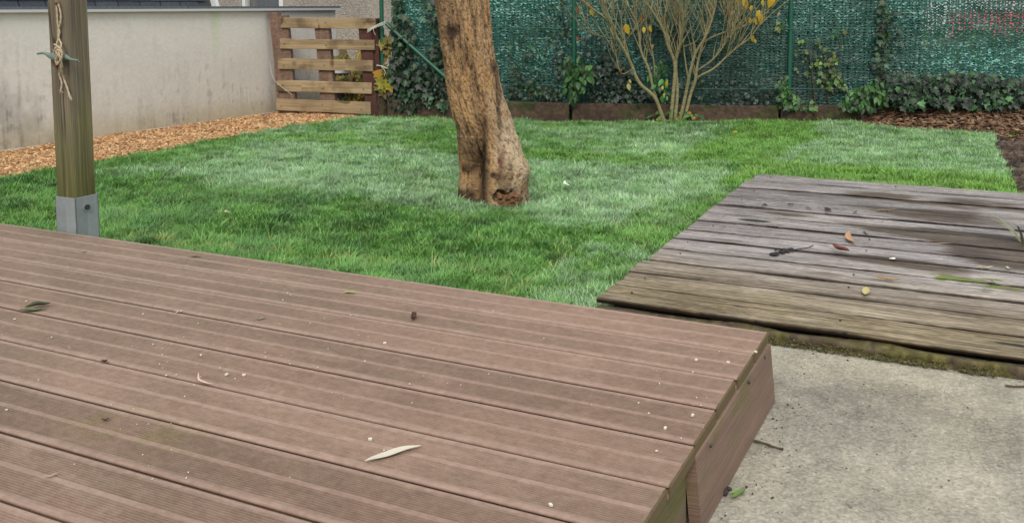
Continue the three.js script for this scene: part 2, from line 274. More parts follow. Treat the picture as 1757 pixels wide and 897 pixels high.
M.slate = [0, 1, 2].map((i) => std(surf(128, 128, (u, v, o) => { const a = fbm(u * 9 + i * 7, v * 14, 4), k = (a - 0.5) * 30 - i * 6; o[0] = 68 + k; o[1] = 76 + k; o[2] = 90 + k; o[3] = a; o[4] = 0.6; }, { bump: 0.003 })));
M.whitePaint = std({ color: col(232, 236, 236, 0.78), roughness: 0.45 });
M.darkFrame = std({ color: col(70, 74, 80), roughness: 0.5 });
M.glass = phys({ color: 0xffffff, transmission: 1, thickness: 0, roughness: 0.04, ior: 1.5 });
M.roomDark = std({ color: col(58, 66, 78), roughness: 0.9 });
M.greenSteel = std({ color: col(34, 104, 84), roughness: 0.38 });
M.wire = std({ color: col(60, 122, 108), roughness: 0.45 });
M.twine = std({ color: col(208, 190, 160), roughness: 0.95 });
M.whiteString = std({ color: col(222, 222, 214), roughness: 0.9 });
M.cleat = std({ color: col(126, 146, 134), roughness: 0.55 });
M.rust = std({ color: col(124, 76, 44), roughness: 0.9 });
M.soil = std(surf(512, 512, (u, v, o) => { const a = fbm(u * 60, v * 60, 4), b = fbm(u * 9, v * 9, 4), k = (a - 0.5) * 60 + (b - 0.5) * 26; o[0] = 82 + k; o[1] = 66 + k * 0.9; o[2] = 52 + k * 0.8; o[3] = a; o[4] = 1; }, { bump: 0.02 }));
M.turf = std(surf(512, 512, (u, v, o) => { const a = fbm(u * 60, v * 60, 4), b = fbm(u * 9, v * 9, 4), k = (a - 0.5) * 40 + (b - 0.5) * 22; o[0] = 62 + k; o[1] = 74 + k; o[2] = 36 + k * 0.6; o[3] = a; o[4] = 1; }, { bump: 0.02 }));
M.leaf = phys({ vertexColors: true, roughness: 0.52, transmission: 0.25, thickness: 0 });
M.leafMatte = phys({ vertexColors: true, roughness: 0.75, transmission: 0.3, thickness: 0 });
M.stem = std(surf(128, 512, (u, v, o) => { const a = fbm(u * 9, v * 30, 4), b = fbm(u * 20, v * 90, 3), k = (a - 0.5) * 60 + (b - 0.5) * 40; o[0] = 164 + k; o[1] = 156 + k; o[2] = 116 + k * 0.85; o[3] = a; o[4] = 0.85; }, { bump: 0.002 }));
M.vine = std({ color: col(96, 82, 58), roughness: 0.95 });
M.litter = std({ color: 0xffffff, roughness: 0.85 });
M.white = std({ color: col(226, 228, 230, 0.8), roughness: 0.5 });
M.cream = std({ color: col(226, 214, 180), roughness: 0.8 });
M.pink = std({ color: col(250, 112, 126, 0.95), roughness: 0.8 });

// ---------------------------------------------------------------- ground, patio, beds
{
  const g = new THREE.PlaneGeometry(240, 240); g.rotateX(-Math.PI / 2); g.translate(0, -0.075, 0);
  const uv = g.attributes.uv; for (let i = 0; i < uv.count; i++) uv.setXY(i, uv.getX(i) * 160, uv.getY(i) * 160);
  struct('ground', g, M.soil);
}
{
  const pts = [[-4.6, -2.068], [-0.945, -2.068], [-0.945, -2.4565], [3.2, -2.4565], [3.2, 2.6], [-4.6, 2.6]];
  const edge = []; const r = rng(5);
  for (let i = 0; i < pts.length; i++) { const a = pts[i], b = pts[(i + 1) % pts.length], n = Math.ceil(Math.hypot(b[0] - a[0], b[1] - a[1]) / 0.02); for (let k = 0; k < n; k++) { const t = k / n, j = 0.004 * (r() - 0.5) + 0.012 * (n2(i * 9 + t * n * 0.3, 4) - 0.5); edge.push(new THREE.Vector2(lerp(a[0], b[0], t) + (a[0] === b[0] ? j : 0), -(lerp(a[1], b[1], t) + (a[1] === b[1] ? j : 0)))); } }
  const g = new THREE.ExtrudeGeometry(new THREE.Shape(edge), { depth: 0.1, bevelEnabled: false }); g.rotateX(-Math.PI / 2); g.translate(0, -0.1, 0);
  const p = g.attributes.position, uv = g.attributes.uv; for (let i = 0; i < uv.count; i++) uv.setXY(i, (p.getX(i) + 1.1) / 2.3, (p.getZ(i) + p.getY(i) + 2.5) / 2.3);
  struct('patio', g, M.concrete);
}
const lawnH = (x, z) => -0.022 + 0.02 * (fbm(x * 1.1 + 3, z * 1.1, 3) - 0.5) + 0.03 * sstep(-6.2, -7.0, z) * sstep(-3, -1.2, x) + 0.018 * (fbm(x * 5, z * 5 + 9, 3) - 0.5);
const lawnFar = (x) => x < -4.3 ? -6.25 : (x < -0.8 ? fz(x) + 0.16 : lerp(fz(-0.8) + 0.16, -6.98, sstep(-0.85, -0.5, x)) + 0.05 * (n2(x * 5, 3) - 0.5));
const lawnLeft = (z) => -4.5 + 0.05 * (n2(z * 3, 7) - 0.5) + (z < -5.6 ? (-5.6 - z) * 0.12 : 0);
const lawnRight = (z) => (z < -4.6 ? 0.13 + (z + 6.7) * 0.035 + 0.03 * (n2(z * 4, 2) - 0.5) : -0.94);
{
  const xs = span(-4.62, 0.3, 140), zs = span(-7.9, -2.07, 160), pos = [], uv = [], idx = [];
  for (const z of zs) for (const x of xs) { pos.push(x, lawnH(x, z), z); uv.push(x * 0.7, z * 0.7); }
  for (let j = 0; j < zs.length - 1; j++) for (let i = 0; i < xs.length - 1; i++) {
    const cx = (xs[i] + xs[i + 1]) / 2, cz = (zs[j] + zs[j + 1]) / 2;
    if (cz < lawnFar(cx) - 0.02 || cx < lawnLeft(cz) - 0.02 || cx > lawnRight(cz) + 0.015) continue;
    const a = j * xs.length + i, b = a + 1, c = a + xs.length, d = c + 1; idx.push(a, c, b, b, c, d);
  }
  struct('lawn', geoFrom(pos, uv, idx), M.turf);
}
const mound = (x, z) => 0.13 * sstep(-7.0, -7.45, z) * sstep(-0.85, -0.6, x);
function patch(name, x0, x1, z0, z1, y, mat, amp, uvs, seed) {
  const xs = span(x0, x1, Math.ceil((x1 - x0) / 0.05)), zs = span(z0, z1, Math.ceil((z1 - z0) / 0.05)), pos = [], uv = [], idx = [];
  for (const z of zs) for (const x of xs) { pos.push(x, y + amp * (fbm(x * 7 + seed, z * 7, 4) - 0.5) + (seed === 12 ? mound(x, z) : 0), z); uv.push(x * uvs, z * uvs); }
  for (let j = 0; j < zs.length - 1; j++) for (let i = 0; i < xs.length - 1; i++) { const a = j * xs.length + i, b = a + 1, c = a + xs.length, d = c + 1; idx.push(a, c, b, b, c, d); }
  return struct(name, geoFrom(pos, uv, idx), mat);
}
M.mulchBase = std({ color: col(150, 104, 62), roughness: 1 });
patch('path', -5.33, -4.42, -6.5, 0.5, -0.03, M.mulchBase, 0.02, 1, 3);
patch('flower_bed', 0.05, 2.6, -8.6, -4.55, -0.04, M.soil, 0.06, 1, 8);
patch('soil_strip', -0.95, 2.6, -8.3, -6.75, -0.03, M.soil, 0.04, 1, 12);

// scattered chips
function chips(name, label, category, n, seed, where, sizes, colors, tilt = 0.35) {
  const r = rng(seed), g = box(1, 1, 1), p = g.attributes.position;
  for (let i = 0; i < p.count; i++) { p.setX(i, p.getX(i) * (p.getZ(i) > 0 ? 0.7 : 1.1) + p.getY(i) * 0.15); }
  g.computeVertexNormals();
  const m = new THREE.InstancedMesh(g, M.litter, n); m.name = numbered(name); m.castShadow = m.receiveShadow = true;
  const mat = new THREE.Matrix4(), q = new THREE.Quaternion(), e = new THREE.Euler(), c = new THREE.Color();
  for (let i = 0; i < n; i++) {
    const [x, y, z] = where(r), s = sizes(r);
    e.set((r() - 0.5) * 2 * tilt, r() * 6.28, (r() - 0.5) * 2 * tilt); q.setFromEuler(e);
    m.setMatrixAt(i, mat.compose(V(x, y, z), q, V(...s)));
    const a = colors[Math.floor(r() * colors.length)], k = 0.7 + r() * 0.6; c.copy(a).multiplyScalar(k); m.setColorAt(i, c);
  }
  m.userData.kind = 'stuff'; scene.add(m); return tag(m, label, category);
}
const CH = [col(230, 184, 132), col(214, 164, 112), col(240, 206, 158), col(186, 138, 94), col(234, 194, 144), col(156, 116, 82)];
chips('wood_chips', 'orange brown wood chips spread along the foot of the rendered wall', 'wood chips', 38000, 91,
  (r) => { let x, z; do { z = -6.5 + r() * 4.3; x = -5.3 + r() * 0.86; } while (x > lawnLeft(z) + 0.015 || (z < -6.28 && x > -4.4)); return [x, -0.02 + r() * 0.018 + 0.02 * (fbm(x * 7 + 3, z * 7, 4) - 0.5), z]; },
  (r) => [0.01 + r() * 0.02, 0.004 + r() * 0.005, 0.006 + r() * 0.01], CH);
const LT = [col(132, 98, 72), col(112, 82, 60), col(160, 122, 92), col(88, 66, 52), col(184, 152, 118), col(120, 100, 78)];
chips('leaf_litter', 'brown leaf litter and bark lying below the ivy hedge', 'leaf litter', 9000, 92,
  (r) => { let x, z; do { x = -0.95 + r() * 2.2; z = -7.9 + r() * 1.1; } while (z > lawnFar(x) + 0.04 && x < 0.14); return [x, -0.02 + r() * 0.02 + 0.04 * (fbm(x * 7 + 12, z * 7, 4) - 0.5) + mound(x, z), z]; },
  (r) => [0.012 + r() * 0.03, 0.003 + r() * 0.006, 0.01 + r() * 0.016], LT);
chips('grit', 'dark and pale grit lying loose on the concrete beside the brown deck', 'grit', 560, 95,
  (r) => { const near = r() < 0.35; const z = -2.4 + r() * 1.6, x = near ? -0.355 + r() * r() * 0.12 : -0.35 + r() * 0.95; return [x, 0.001, z]; },
  (r) => { const s = 0.001 + r() * r() * r() * 0.0036; return [s * (1 + r()), s * 0.7, s]; }, [col(60, 54, 46), col(84, 74, 60), col(210, 206, 194), col(110, 98, 80), col(70, 62, 50)], 1);
chips('moss', 'yellow green moss clumps along the edge between grey deck and concrete', 'moss', 3200, 96,
  (r) => { let x, z; do { x = -0.75 + r() * 1.5; z = -2.412 + (r() - 0.3) * 0.03; } while (fbm(x * 9 + 3, 2, 3) < 0.46 + r() * 0.1); return [x, 0.004 + r() * 0.016 * (z < -2.405 ? 1 : 0.2), z]; },
  (r) => { const s = 0.0012 + r() * r() * 0.005; return [s * 1.4, s * 0.6, s]; }, [col(98, 100, 50), col(82, 88, 44), col(114, 110, 62), col(74, 72, 46), col(92, 76, 54)], 1.2);
const CL = [col(78, 62, 50), col(62, 50, 42), col(98, 80, 66), col(50, 42, 38), col(110, 96, 84)];
chips('soil_clods', 'dark brown clods of bare soil at the right edge of the lawn', 'soil', 7000, 93,
  (r) => { const z = -7.4 + r() * 2.8, x = lawnRight(z) + 0.015 + r() * r() * 1.4; return [x, -0.03 + r() * 0.02 + 0.06 * (fbm(x * 7 + 8, z * 7, 4) - 0.5), z]; },
  (r) => { const s = 0.008 + r() * r() * 0.04; return [s, s * 0.7, s]; }, CL, 1.2);

// ---------------------------------------------------------------- rendered garden wall with coping
{
  const wall = thing('garden_wall', 'low pale rendered garden wall with dark stains and grey coping on the left', 'wall', [-5.335, 0, -3.817]);
  // local: along +a (towards -z), thickness to -x
  const L0 = -3.0, L1 = 3.23, h = 0.835, t = 0.2, slope = 0.045;
  const face = [], uv = [], idx = []; const xs = span(L0, L1, 120), ys = span(-0.1, h, 20);
  for (const a of xs) for (const y of ys) { face.push(slope * a + 0.003 * (fbm(a * 5, y * 5, 3) - 0.5), y, -a); uv.push((a + 0.85) / 4.1, y / 0.9); }
  const n = ys.length; for (let i = 0; i + 1 < xs.length; i++) for (let j = 0; j + 1 < n; j++) { const p = i * n + j; idx.push(p, p + n, p + 1, p + 1, p + n, p + n + 1); }
  const front = geoFrom(face, uv, idx);
  const body = box(t, h + 0.1, L1 - L0, -t / 2, h / 2 - 0.05, -(L0 + L1) / 2); { const q = body.attributes.position, w = body.attributes.uv; for (let i = 0; i < q.count; i++) { w.setXY(i, (-q.getZ(i) + 0.85 + q.getX(i)) / 4.1, q.getY(i) / 0.9); q.setX(i, q.getX(i) + slope * -q.getZ(i) - 0.003); } body.computeVertexNormals(); }
  part('wall_body', mergeGeometries([front, body]), M.render, wall);
  const cop = (y0, y1, out, z0, z1, mat, name) => { const g = box(t + out * 2, y1 - y0, z1 - z0, -t / 2, (y0 + y1) / 2, -(z0 + z1) / 2), q = g.attributes.position; for (let i = 0; i < q.count; i++) q.setX(i, q.getX(i) + slope * -q.getZ(i)); g.computeVertexNormals(); return part(name, boxUV(g, 2), mat, wall); };
  cop(h, h + 0.0175, 0.034, L0, L1 + 0.03, M.copingLight, 'drip_edge');
  for (let a = L0; a < L1; a += 0.9) cop(h + 0.0178, h + 0.036 + (a > 0.2 && a < 1 ? 0.002 : 0), 0.03, a + 0.002, Math.min(L1 + 0.035, a + 0.898), M.copingDark, 'coping_slab');
}
// slated lean-to behind the wall, its verge ending in a white board
{
  const roof = thing('slate_roof', 'dark blue grey slate lean-to roof rising behind the garden wall coping', 'roof', [-5.6, 0.862, 0]);
  const r = rng(31), pitch = 1.28, c = Math.cos(pitch), s = Math.sin(pitch);
  part('roof_deck', (() => { const g = box(2.2, 0.02, 5.9); g.translate(-1.1, -0.02, -3.0); g.rotateZ(-pitch); return g; })(), M.darkFrame, roof);
  part('wall', box(0.1, 1.4, 5.6, -1.85, 0.0, -3.05), M.houseRender, roof);
  const sg = box(0.27, 0.007, 0.192);
  for (let row = 0; row < 6; row++) for (let k = 0; k < 31; k++) {
    const z = -0.1 - k * 0.2 - (row % 2) * 0.1; if (z < -5.88) continue;
    const m = part('slate', sg, M.slate[Math.floor(r() * 3)], roof), d = 0.02 + row * 0.16;
    m.position.set(-d * c, d * s + 0.006 + r() * 0.002, z); m.rotation.set(0, (r() - 0.5) * 0.015, -pitch + 0.045);
  }
  const v = box(2.25, 0.07, 0.035); v.translate(-1.1, 0.0, -5.975); v.rotateZ(-pitch); part('verge_board', v, M.whitePaint, roof);
}
// neighbour's house behind
{
  const hs = thing('house', 'grey pebble dashed house wall with white framed window behind the gate', 'house', [0, -0.05, -9.5]);
  const x0 = -13, xL = onZ(413, 10, -9.5).x, xR = onZ(485, 10, -9.5).x, x1 = -6.12, y0 = 0.68, y1 = 2.0, H = 5.2, T = 0.3;
  const w = [box(xL - x0, H, T, (x0 + xL) / 2, H / 2, -T / 2), box(x1 - xR, H, T, (x1 + xR) / 2, H / 2, -T / 2), box(xR - xL, y0, T, (xL + xR) / 2, y0 / 2, -T / 2), box(xR - xL, H - y1, T, (xL + xR) / 2, (H + y1) / 2, -T / 2), box(T, H, 5, x1 - T / 2, H / 2, -T - 2.5), box(x1 - x0, H, T, (x0 + x1) / 2, H / 2, -5.5)];
  part('wall', mergeGeometries(w.map((g) => boxUV(g, 0.8))), M.houseRender, hs);
  const rs = new THREE.Shape([new THREE.Vector2(0.35, 0), new THREE.Vector2(-2.9, 2.1), new THREE.Vector2(-6.1, 0), new THREE.Vector2(-6.1, -0.12), new THREE.Vector2(-2.9, 1.98), new THREE.Vector2(0.35, -0.12)]);
  const rg = new THREE.ExtrudeGeometry(rs, { depth: 7.4, bevelEnabled: false }); rg.rotateY(-Math.PI / 2); rg.translate(x1 + 0.2, H + 0.1, 0);
  part('roof', rg, M.slate[1], hs);
  const wn = part('window', mergeGeometries([box(0.055, y1 - y0, 0.09, xL + 0.028, (y0 + y1) / 2, -0.06), box(0.075, y1 - y0, 0.09, xR - 0.038, (y0 + y1) / 2, -0.06), box(xR - xL - 0.14, 0.06, 0.09, (xL + xR) / 2, y0 + 0.03, -0.06), box(xR - xL - 0.14, 0.06, 0.09, (xL + xR) / 2, y1 - 0.03, -0.06)]), M.whitePaint, hs);
  part('pane', box(xR - xL - 0.14, y1 - y0 - 0.12, 0.006, (xL + xR) / 2, (y0 + y1) / 2, -0.07), M.glass, wn);
  part('dark_room', box(xR - xL - 0.1, y1 - y0, 0.02, (xL + xR) / 2, (y0 + y1) / 2, -0.25), M.roomDark, wn);  // dark sheet standing in for the unlit room behind the pane
  part('sill', box(xR - xL + 0.1, 0.05, 0.16, (xL + xR) / 2, y0 - 0.026, 0.02), M.whitePaint, wn);
}

// ---------------------------------------------------------------- pallet gate
const GZ = (x) => -6.165 - 0.22 * (x + 5.2);                      // the gate's line
{
  const ang = Math.atan(0.22), gate = thing('pallet_gate', 'wooden pallet used as a garden gate with five horizontal slats', 'gate', [-4.715, 0, GZ(-4.715)], ang);
  const W = 0.885, lean = -0.07;
  const put = (m, u, y, w, rz = 0) => { m.position.set(u + lean * (0.42 - y) * 1.0, y, w); m.rotation.z = rz + 0.0; return m; };
  const rows = [[0.734, 0.084, 0.012, 0.815, -0.006], [0.565, 0.08, 0.012, 0.815, -0.008], [0.402, 0.088, 0.004, 0.82, -0.014], [0.222, 0.09, 0.004, 0.82, -0.012], [0.066, 0.096, 0.0, 0.822, -0.018]];
  rows.forEach(([y, h, u, l, rz], i) => { const m = put(part('slat', plank(l, h, 0.02, 11 + i, 0.003, 0.003), M.palletWood, gate), u, y, 0.036, rz); });
  const vert = (h, w, d, seed) => { const g = plank(h, w, d, seed, 0.003, 0.004); g.rotateZ(Math.PI / 2); return g; };
  for (const [u, w, i] of [[-0.345, 0.095, 0], [-0.005, 0.125, 1], [0.365, 0.105, 2]]) { const m = part('stringer', vert(0.8 - i * 0.02, w, 0.05, 20 + i), i === 2 ? M.redBrown : M.palletDark, gate); m.position.set(u, 0.395 - i * 0.01, 0); m.rotation.z = -lean; }
  const p = part('gate_post', vert(0.83, 0.07, 0.07, 31), M.palletDark, gate); p.position.set(-0.425, 0.405, -0.015); p.rotation.z = -lean;
  const q = part('latch_post', vert(0.78, 0.05, 0.075, 32), M.redBrown, gate); q.position.set(0.432, 0.38, -0.03); q.rotation.z = -lean * 0.8;
  const r = rng(5); for (const [y, , , , rz] of rows) for (const u of [-0.36, 0.0, 0.34]) { const n = part('nail', new THREE.CylinderGeometry(0.004, 0.004, 0.006, 6).rotateX(Math.PI / 2), M.steel, gate); n.position.set(u + lean * (0.42 - y) + (r() - 0.5) * 0.02, y + (r() - 0.5) * 0.03 + u * rz, 0.049); }
}
const twig = (pts, r, n = 30, seg = 6) => tube(curve(pts, n), r, seg);
{ // strings
  const gs0 = 0;
  const gs = [];
  const Q = (x, y, o) => onFence(x, y, o);
  for (let k = 0; k < 3; k++) { const d = k * 2.2; gs.push(twig([Q(630, 51 + d, 0.12), Q(640, 46 + d * 0.6, 0.11), Q(650, 41 + d * 0.8, 0.08), Q(660, 38 + d, 0.05), Q(667, 44 + d, 0.03)], 0.0032)); }
  gs.push(twig([Q(655, 40, 0.06), Q(660, 50, 0.05), Q(666, 58, 0.04)], 0.0024), twig([Q(640, 46, 0.11), Q(641, 54, 0.11), Q(644, 60, 0.1)], 0.0024));
  tag(part('string', mergeGeometries(gs), M.whiteString), 'white string tying the top of the pallet gate to the green post', 'string');
  const b = onFence(646, 112, 0.05), c = onFence(676, 118, 0.03);
  tag(part('string', mergeGeometries([twig([b, V(b.x + 0.05, b.y - 0.005, b.z), V((b.x + c.x) / 2 + 0.02, c.y + 0.01, b.z), c], 0.0045), twig([V(b.x + 0.04, b.y, b.z + 0.004), V(b.x + 0.08, b.y - 0.05, b.z), V(b.x + 0.07, b.y - 0.08, b.z)], 0.003)]), M.whiteString), 'shorter white string tied round the green post halfway down', 'string');
  const t0 = V(-5.15, 0.42, GZ(-5.19) + 0.07);
  tag(part('string', twig([t0, V(t0.x + 0.04, t0.y - 0.13, t0.z + 0.01), V(t0.x + 0.12, t0.y - 0.2, t0.z), V(t0.x + 0.2, t0.y - 0.26, t0.z - 0.02)], 0.0018), M.whiteString), 'thin pale cord hanging at the hinge side of the pallet gate', 'string');
}

// ---------------------------------------------------------------- green netting fence
{
  const fence = thing('netting_fence', 'green wire fence covered with dark green privacy netting at the back', 'fence', [FX0, 0, FZ0]);
  const L = (p) => V(p.x - FX0, p.y, p.z - FZ0);
  const posts = [[655, 0.15], [985, 0], [1357, 0], [1757 + 330, 0]];
  for (const [px] of posts) { const p = L(onFence(px, 60)); part('fence_post', tube([V(p.x, px === 655 ? 0.3 : -0.1, p.z), V(p.x, 0.8, p.z), V(p.x, 1.58, p.z)], px === 655 ? 0.0175 : 0.0165, 12), M.greenSteel, fence); const cap = part('post_cap', new THREE.SphereGeometry(0.02, 10, 6), M.greenSteel, fence); cap.position.set(p.x, 1.582, p.z); }
  const a = L(onFence(662, 40, 0.06)), b = L(onFence(790, 156, 0.12));
  part('brace', tube([a, b], 0.0155, 10), M.greenSteel, fence);
  const st = L(onFence(655, 150)); part('footing', new THREE.CylinderGeometry(0.04, 0.055, 0.36, 12).translate(st.x, 0.12, st.z), M.rough, fence);
  for (const y of [0.25, 0.69, 1.12, 1.5]) part('tension_wire', tube(span(0, 6.3, 20).map((x) => V(x, y + 0.01 * Math.sin(x * 2), FS * x + 0.026)), 0.0022, 5), M.wire, fence);
  // netting: a knitted sheet, holes between the tapes
  const NW = 6.2, x0 = L(onFence(669, 60)).x;
  const net = surf(2048, 1024, (u, v, o) => {
    const x = u * NW, y = v * 1.5;
    const row = Math.abs(((y / 0.021 + (n2(x * 9, y * 30) - 0.5) * 0.8) % 1) - 0.5) * 2, colm = Math.abs(((x / 0.034 + (n2(x * 20, y * 8) - 0.5) * 0.9) % 1) - 0.5) * 2;
    const sp = n2(x * 120, y * 190), sp2 = n2(x * 60 + 9, y * 100), big = fbm(x * 1.5, y * 2.2, 4), fine = n2(x * 300, y * 300);
    const pale = sstep(0.56, 0.9, sp * 0.6 + sp2 * 0.4 + (big - 0.5) * 0.3);  // pale flecks: light glinting off the tapes, put into the colour
    const thr = (1 - row) * 0.55 + (1 - colm) * 0.3; let r = 26 + pale * 120 + (fine - 0.5) * 24 - thr * 10, g = 92 + pale * 116 + (fine - 0.5) * 28 - thr * 34, b = 80 + pale * 114 + (fine - 0.5) * 28 - thr * 30;
    const m = 0.62 + big * 0.85; r *= m; g *= m; b *= m * 1.02;
    const hole = sstep(0.5, 0.12, row) * sstep(0.44, 0.08, colm) * 1.05 + sstep(0.8, 0.9, n2(x * 130 + 40, y * 160 + 3)) * 0.8;
    o[0] = r; o[1] = g; o[2] = b; o[3] = 0.4 + sp * 0.4 + sp2 * 0.3 - hole * 0.4; o[4] = 0.5; o[5] = hole > 0.5 ? 0 : 1;
  }, { bump: 0.006 });
  M.net = std({ ...net, alphaTest: 0.5 });
  const xs = span(x0, NW, 220), ys = span(0.06, 1.52, 60), pos = [], uv = [], idx = [];
  for (const x of xs) for (const y of ys) { const w = 0.05 * (fbm(x * 3, y * 1.4, 3) - 0.5) + 0.02 * (fbm(x * 12, y * 16, 3) - 0.5); pos.push(x, y, FS * x - 0.022 + w); uv.push(x / NW, y / 1.5); }
  const n = ys.length; for (let i = 0; i + 1 < xs.length; i++) for (let j = 0; j + 1 < n; j++) { const p = i * n + j; idx.push(p, p + n, p + 1, p + 1, p + n, p + n + 1); }
  part('netting', geoFrom(pos, uv, idx), M.net, fence);
}
{ // low concrete panels under the fence
  const k = thing('low_wall', 'low weathered concrete gravel boards along the foot of the netting fence', 'wall', [FX0, 0, FZ0]);
  const cuts = [0.05, onFence(979, 185, 0.06).x - FX0, 2.96, 4.6, 6.3], ang = -Math.atan(FS), c = Math.sqrt(1 + FS * FS);
  for (let i = 0; i + 1 < cuts.length; i++) {
    const w = (cuts[i + 1] - cuts[i]) * c - 0.02, m = part('concrete_panel', plank(w, 0.2, 0.05, 40 + i, 0.006, 0.008, 0.6), M.rough, k), x = (cuts[i] + cuts[i + 1]) / 2;
    m.position.set(x, [0.025, 0.02, 0.03, 0.0][i], FS * x + 0.05 - (i === 1 ? 0.014 : 0)); m.rotation.y = ang; m.rotation.z = [0, 0.002, 0.004, 0][i];
  }
}

// ---------------------------------------------------------------- beyond the fence
{
  const r = rng(44), lv = new Leaves(), hedge = thing('hedge', 'dark evergreen hedge growing close behind the green netting', 'hedge', [0, 0, 0]);
  for (let i = 0; i < 9000; i++) {
    const x = -4.2 + r() * 4.1, y = r() * 1.5, z = fz(x) - 0.1 - r() * 0.5, d = V(r() - 0.5, r() - 0.2, 0.4 + r()), k = 0.5 + r() * 0.9;
    if (x > -0.95) continue;
    const c = col(44 * k, 78 * k, 40 * k); if (r() < 0.08) c.copy(col(150, 158, 120)); if (r() < 0.05) c.copy(col(170, 172, 165));
    lv.add(OVAL, V(x, y, z), facing(d, r() * 6.28), 0.05 + r() * 0.05, c);
  }
  part('foliage', lv.geo(), M.leafMatte, hedge).userData.kind = 'stuff';
  const gs = []; for (let i = 0; i < 26; i++) { const x = -4.1 + i * 0.125, z = fz(x) - 0.35; gs.push(tube([V(x, -0.1, z), V(x + (r() - 0.5) * 0.2, 0.7, z + (r() - 0.5) * 0.2), V(x + (r() - 0.5) * 0.3, 1.4, z)], 0.012, 5)); }
  part('stem', mergeGeometries(gs), M.vine, hedge);
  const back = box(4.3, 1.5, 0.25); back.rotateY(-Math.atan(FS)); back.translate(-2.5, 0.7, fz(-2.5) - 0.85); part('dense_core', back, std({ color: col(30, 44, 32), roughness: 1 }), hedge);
  // a pale wall and bright garden things farther off, seen through the net at the right
  const w = thing('white_wall', 'white wall seen through the netting at the upper right', 'wall', [-0.05, 0, -10.4], 0.12);
  part('wall_body', boxUV(box(1.0, 2.4, 0.2, -0.05, 1.3, 0)), M.white, w);
  part('plinth', boxUV(box(1.02, 0.5, 0.24, -0.05, 0.2, 0)), M.rough, w);
  const PP = atDepth(1692, 55, 8.3);
  const pk = thing('pink_cloth', 'pink cloth hanging behind the netting at the far right', 'cloth', [PP.x, 0.0, PP.z], -0.1);
  const ps = [], pu = [], pi = []; for (let i = 0; i <= 24; i++) for (let j = 0; j <= 10; j++) { ps.push(i / 24 * 0.6 - 0.3, 0.8 - j * 0.04, 0.03 * Math.sin(i * 1.1) * (0.3 + j / 12)); pu.push(i / 24, j / 10); }
  for (let i = 0; i < 24; i++) for (let j = 0; j < 10; j++) { const p = i * 11 + j; pi.push(p, p + 1, p + 11, p + 1, p + 12, p + 11); }
  part('cloth', geoFrom(ps, pu, pi), M.pink, pk); part('line', tube([V(-0.5, 0.806, 0), V(0, 0.802, 0), V(0.5, 0.806, 0)], 0.004, 5), M.white, pk);
  for (const sx of [-0.5, 0.5]) part('prop', tube([V(sx, -0.1, 0), V(sx, 0.95, 0)], 0.012, 6), M.vine, pk);
  { const c = atDepth(1650, 130, 8.0), sh = thing('leafy_shrub', 'bright green plants glimpsed through the lower netting at the right', 'plant', [c.x, 0, c.z]), l3 = new Leaves();
    for (let i = 0; i < 900; i++) { const k = 0.7 + r() * 0.6; l3.add(LANCE, V((r() - 0.5) * 1.0, -0.05 + r() * 0.55, (r() - 0.5) * 0.25), facing(V(r() - 0.5, 0.3, 1), (r() - 0.5) * 1.2), 0.12 + r() * 0.1, col(92 * k, 152 * k, 60 * k)); }
    part('foliage', l3.geo(), M.leafMatte, sh).userData.kind = 'stuff'; part('stem', tube([V(0, -0.08, 0), V(0.02, 0.2, 0), V(0, 0.4, 0)], 0.008, 5), M.vine, sh); }
  const bk = thing('hedge', 'second dark hedge standing farther back behind the white wall', 'hedge', [0.3, 0, -11.6]);
  const l2 = new Leaves(); for (let i = 0; i < 5000; i++) { const k = 0.5 + r(); l2.add(OVAL, V(-2.5 + r() * 6, r() * 2.2, r() * 0.5), facing(V(r() - 0.5, r() - 0.3, 1), r() * 6), 0.12 + r() * 0.1, col(60 * k, 96 * k, 48 * k)); }
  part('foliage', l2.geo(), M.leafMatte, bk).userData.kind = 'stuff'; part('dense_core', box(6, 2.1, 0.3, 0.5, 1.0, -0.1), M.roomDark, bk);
  const GP = atDepth(1578, 75, 8.2);
  const fl = thing('garden_pot', 'cream garden pot seen as pale dots through the netting', 'pot', [GP.x, 0.0, GP.z]); fl.scale.set(1.5, 1, 1.5);
  part('pot', new THREE.LatheGeometry([[0.0, 0.3], [0.1, 0.3], [0.14, 0.52], [0.15, 0.52], [0.15, 0.55], [0.13, 0.55], [0.1, 0.34], [0, 0.34]].map(([a, b]) => new THREE.Vector2(a, b)), 20), M.cream, fl);
  for (const k of [0, 1, 2]) part('leg', tube([V(Math.cos(k * 2.1) * 0.12, -0.1, Math.sin(k * 2.1) * 0.12), V(Math.cos(k * 2.1) * 0.05, 0.3, Math.sin(k * 2.1) * 0.05)], 0.012, 6), M.vine, fl);
}

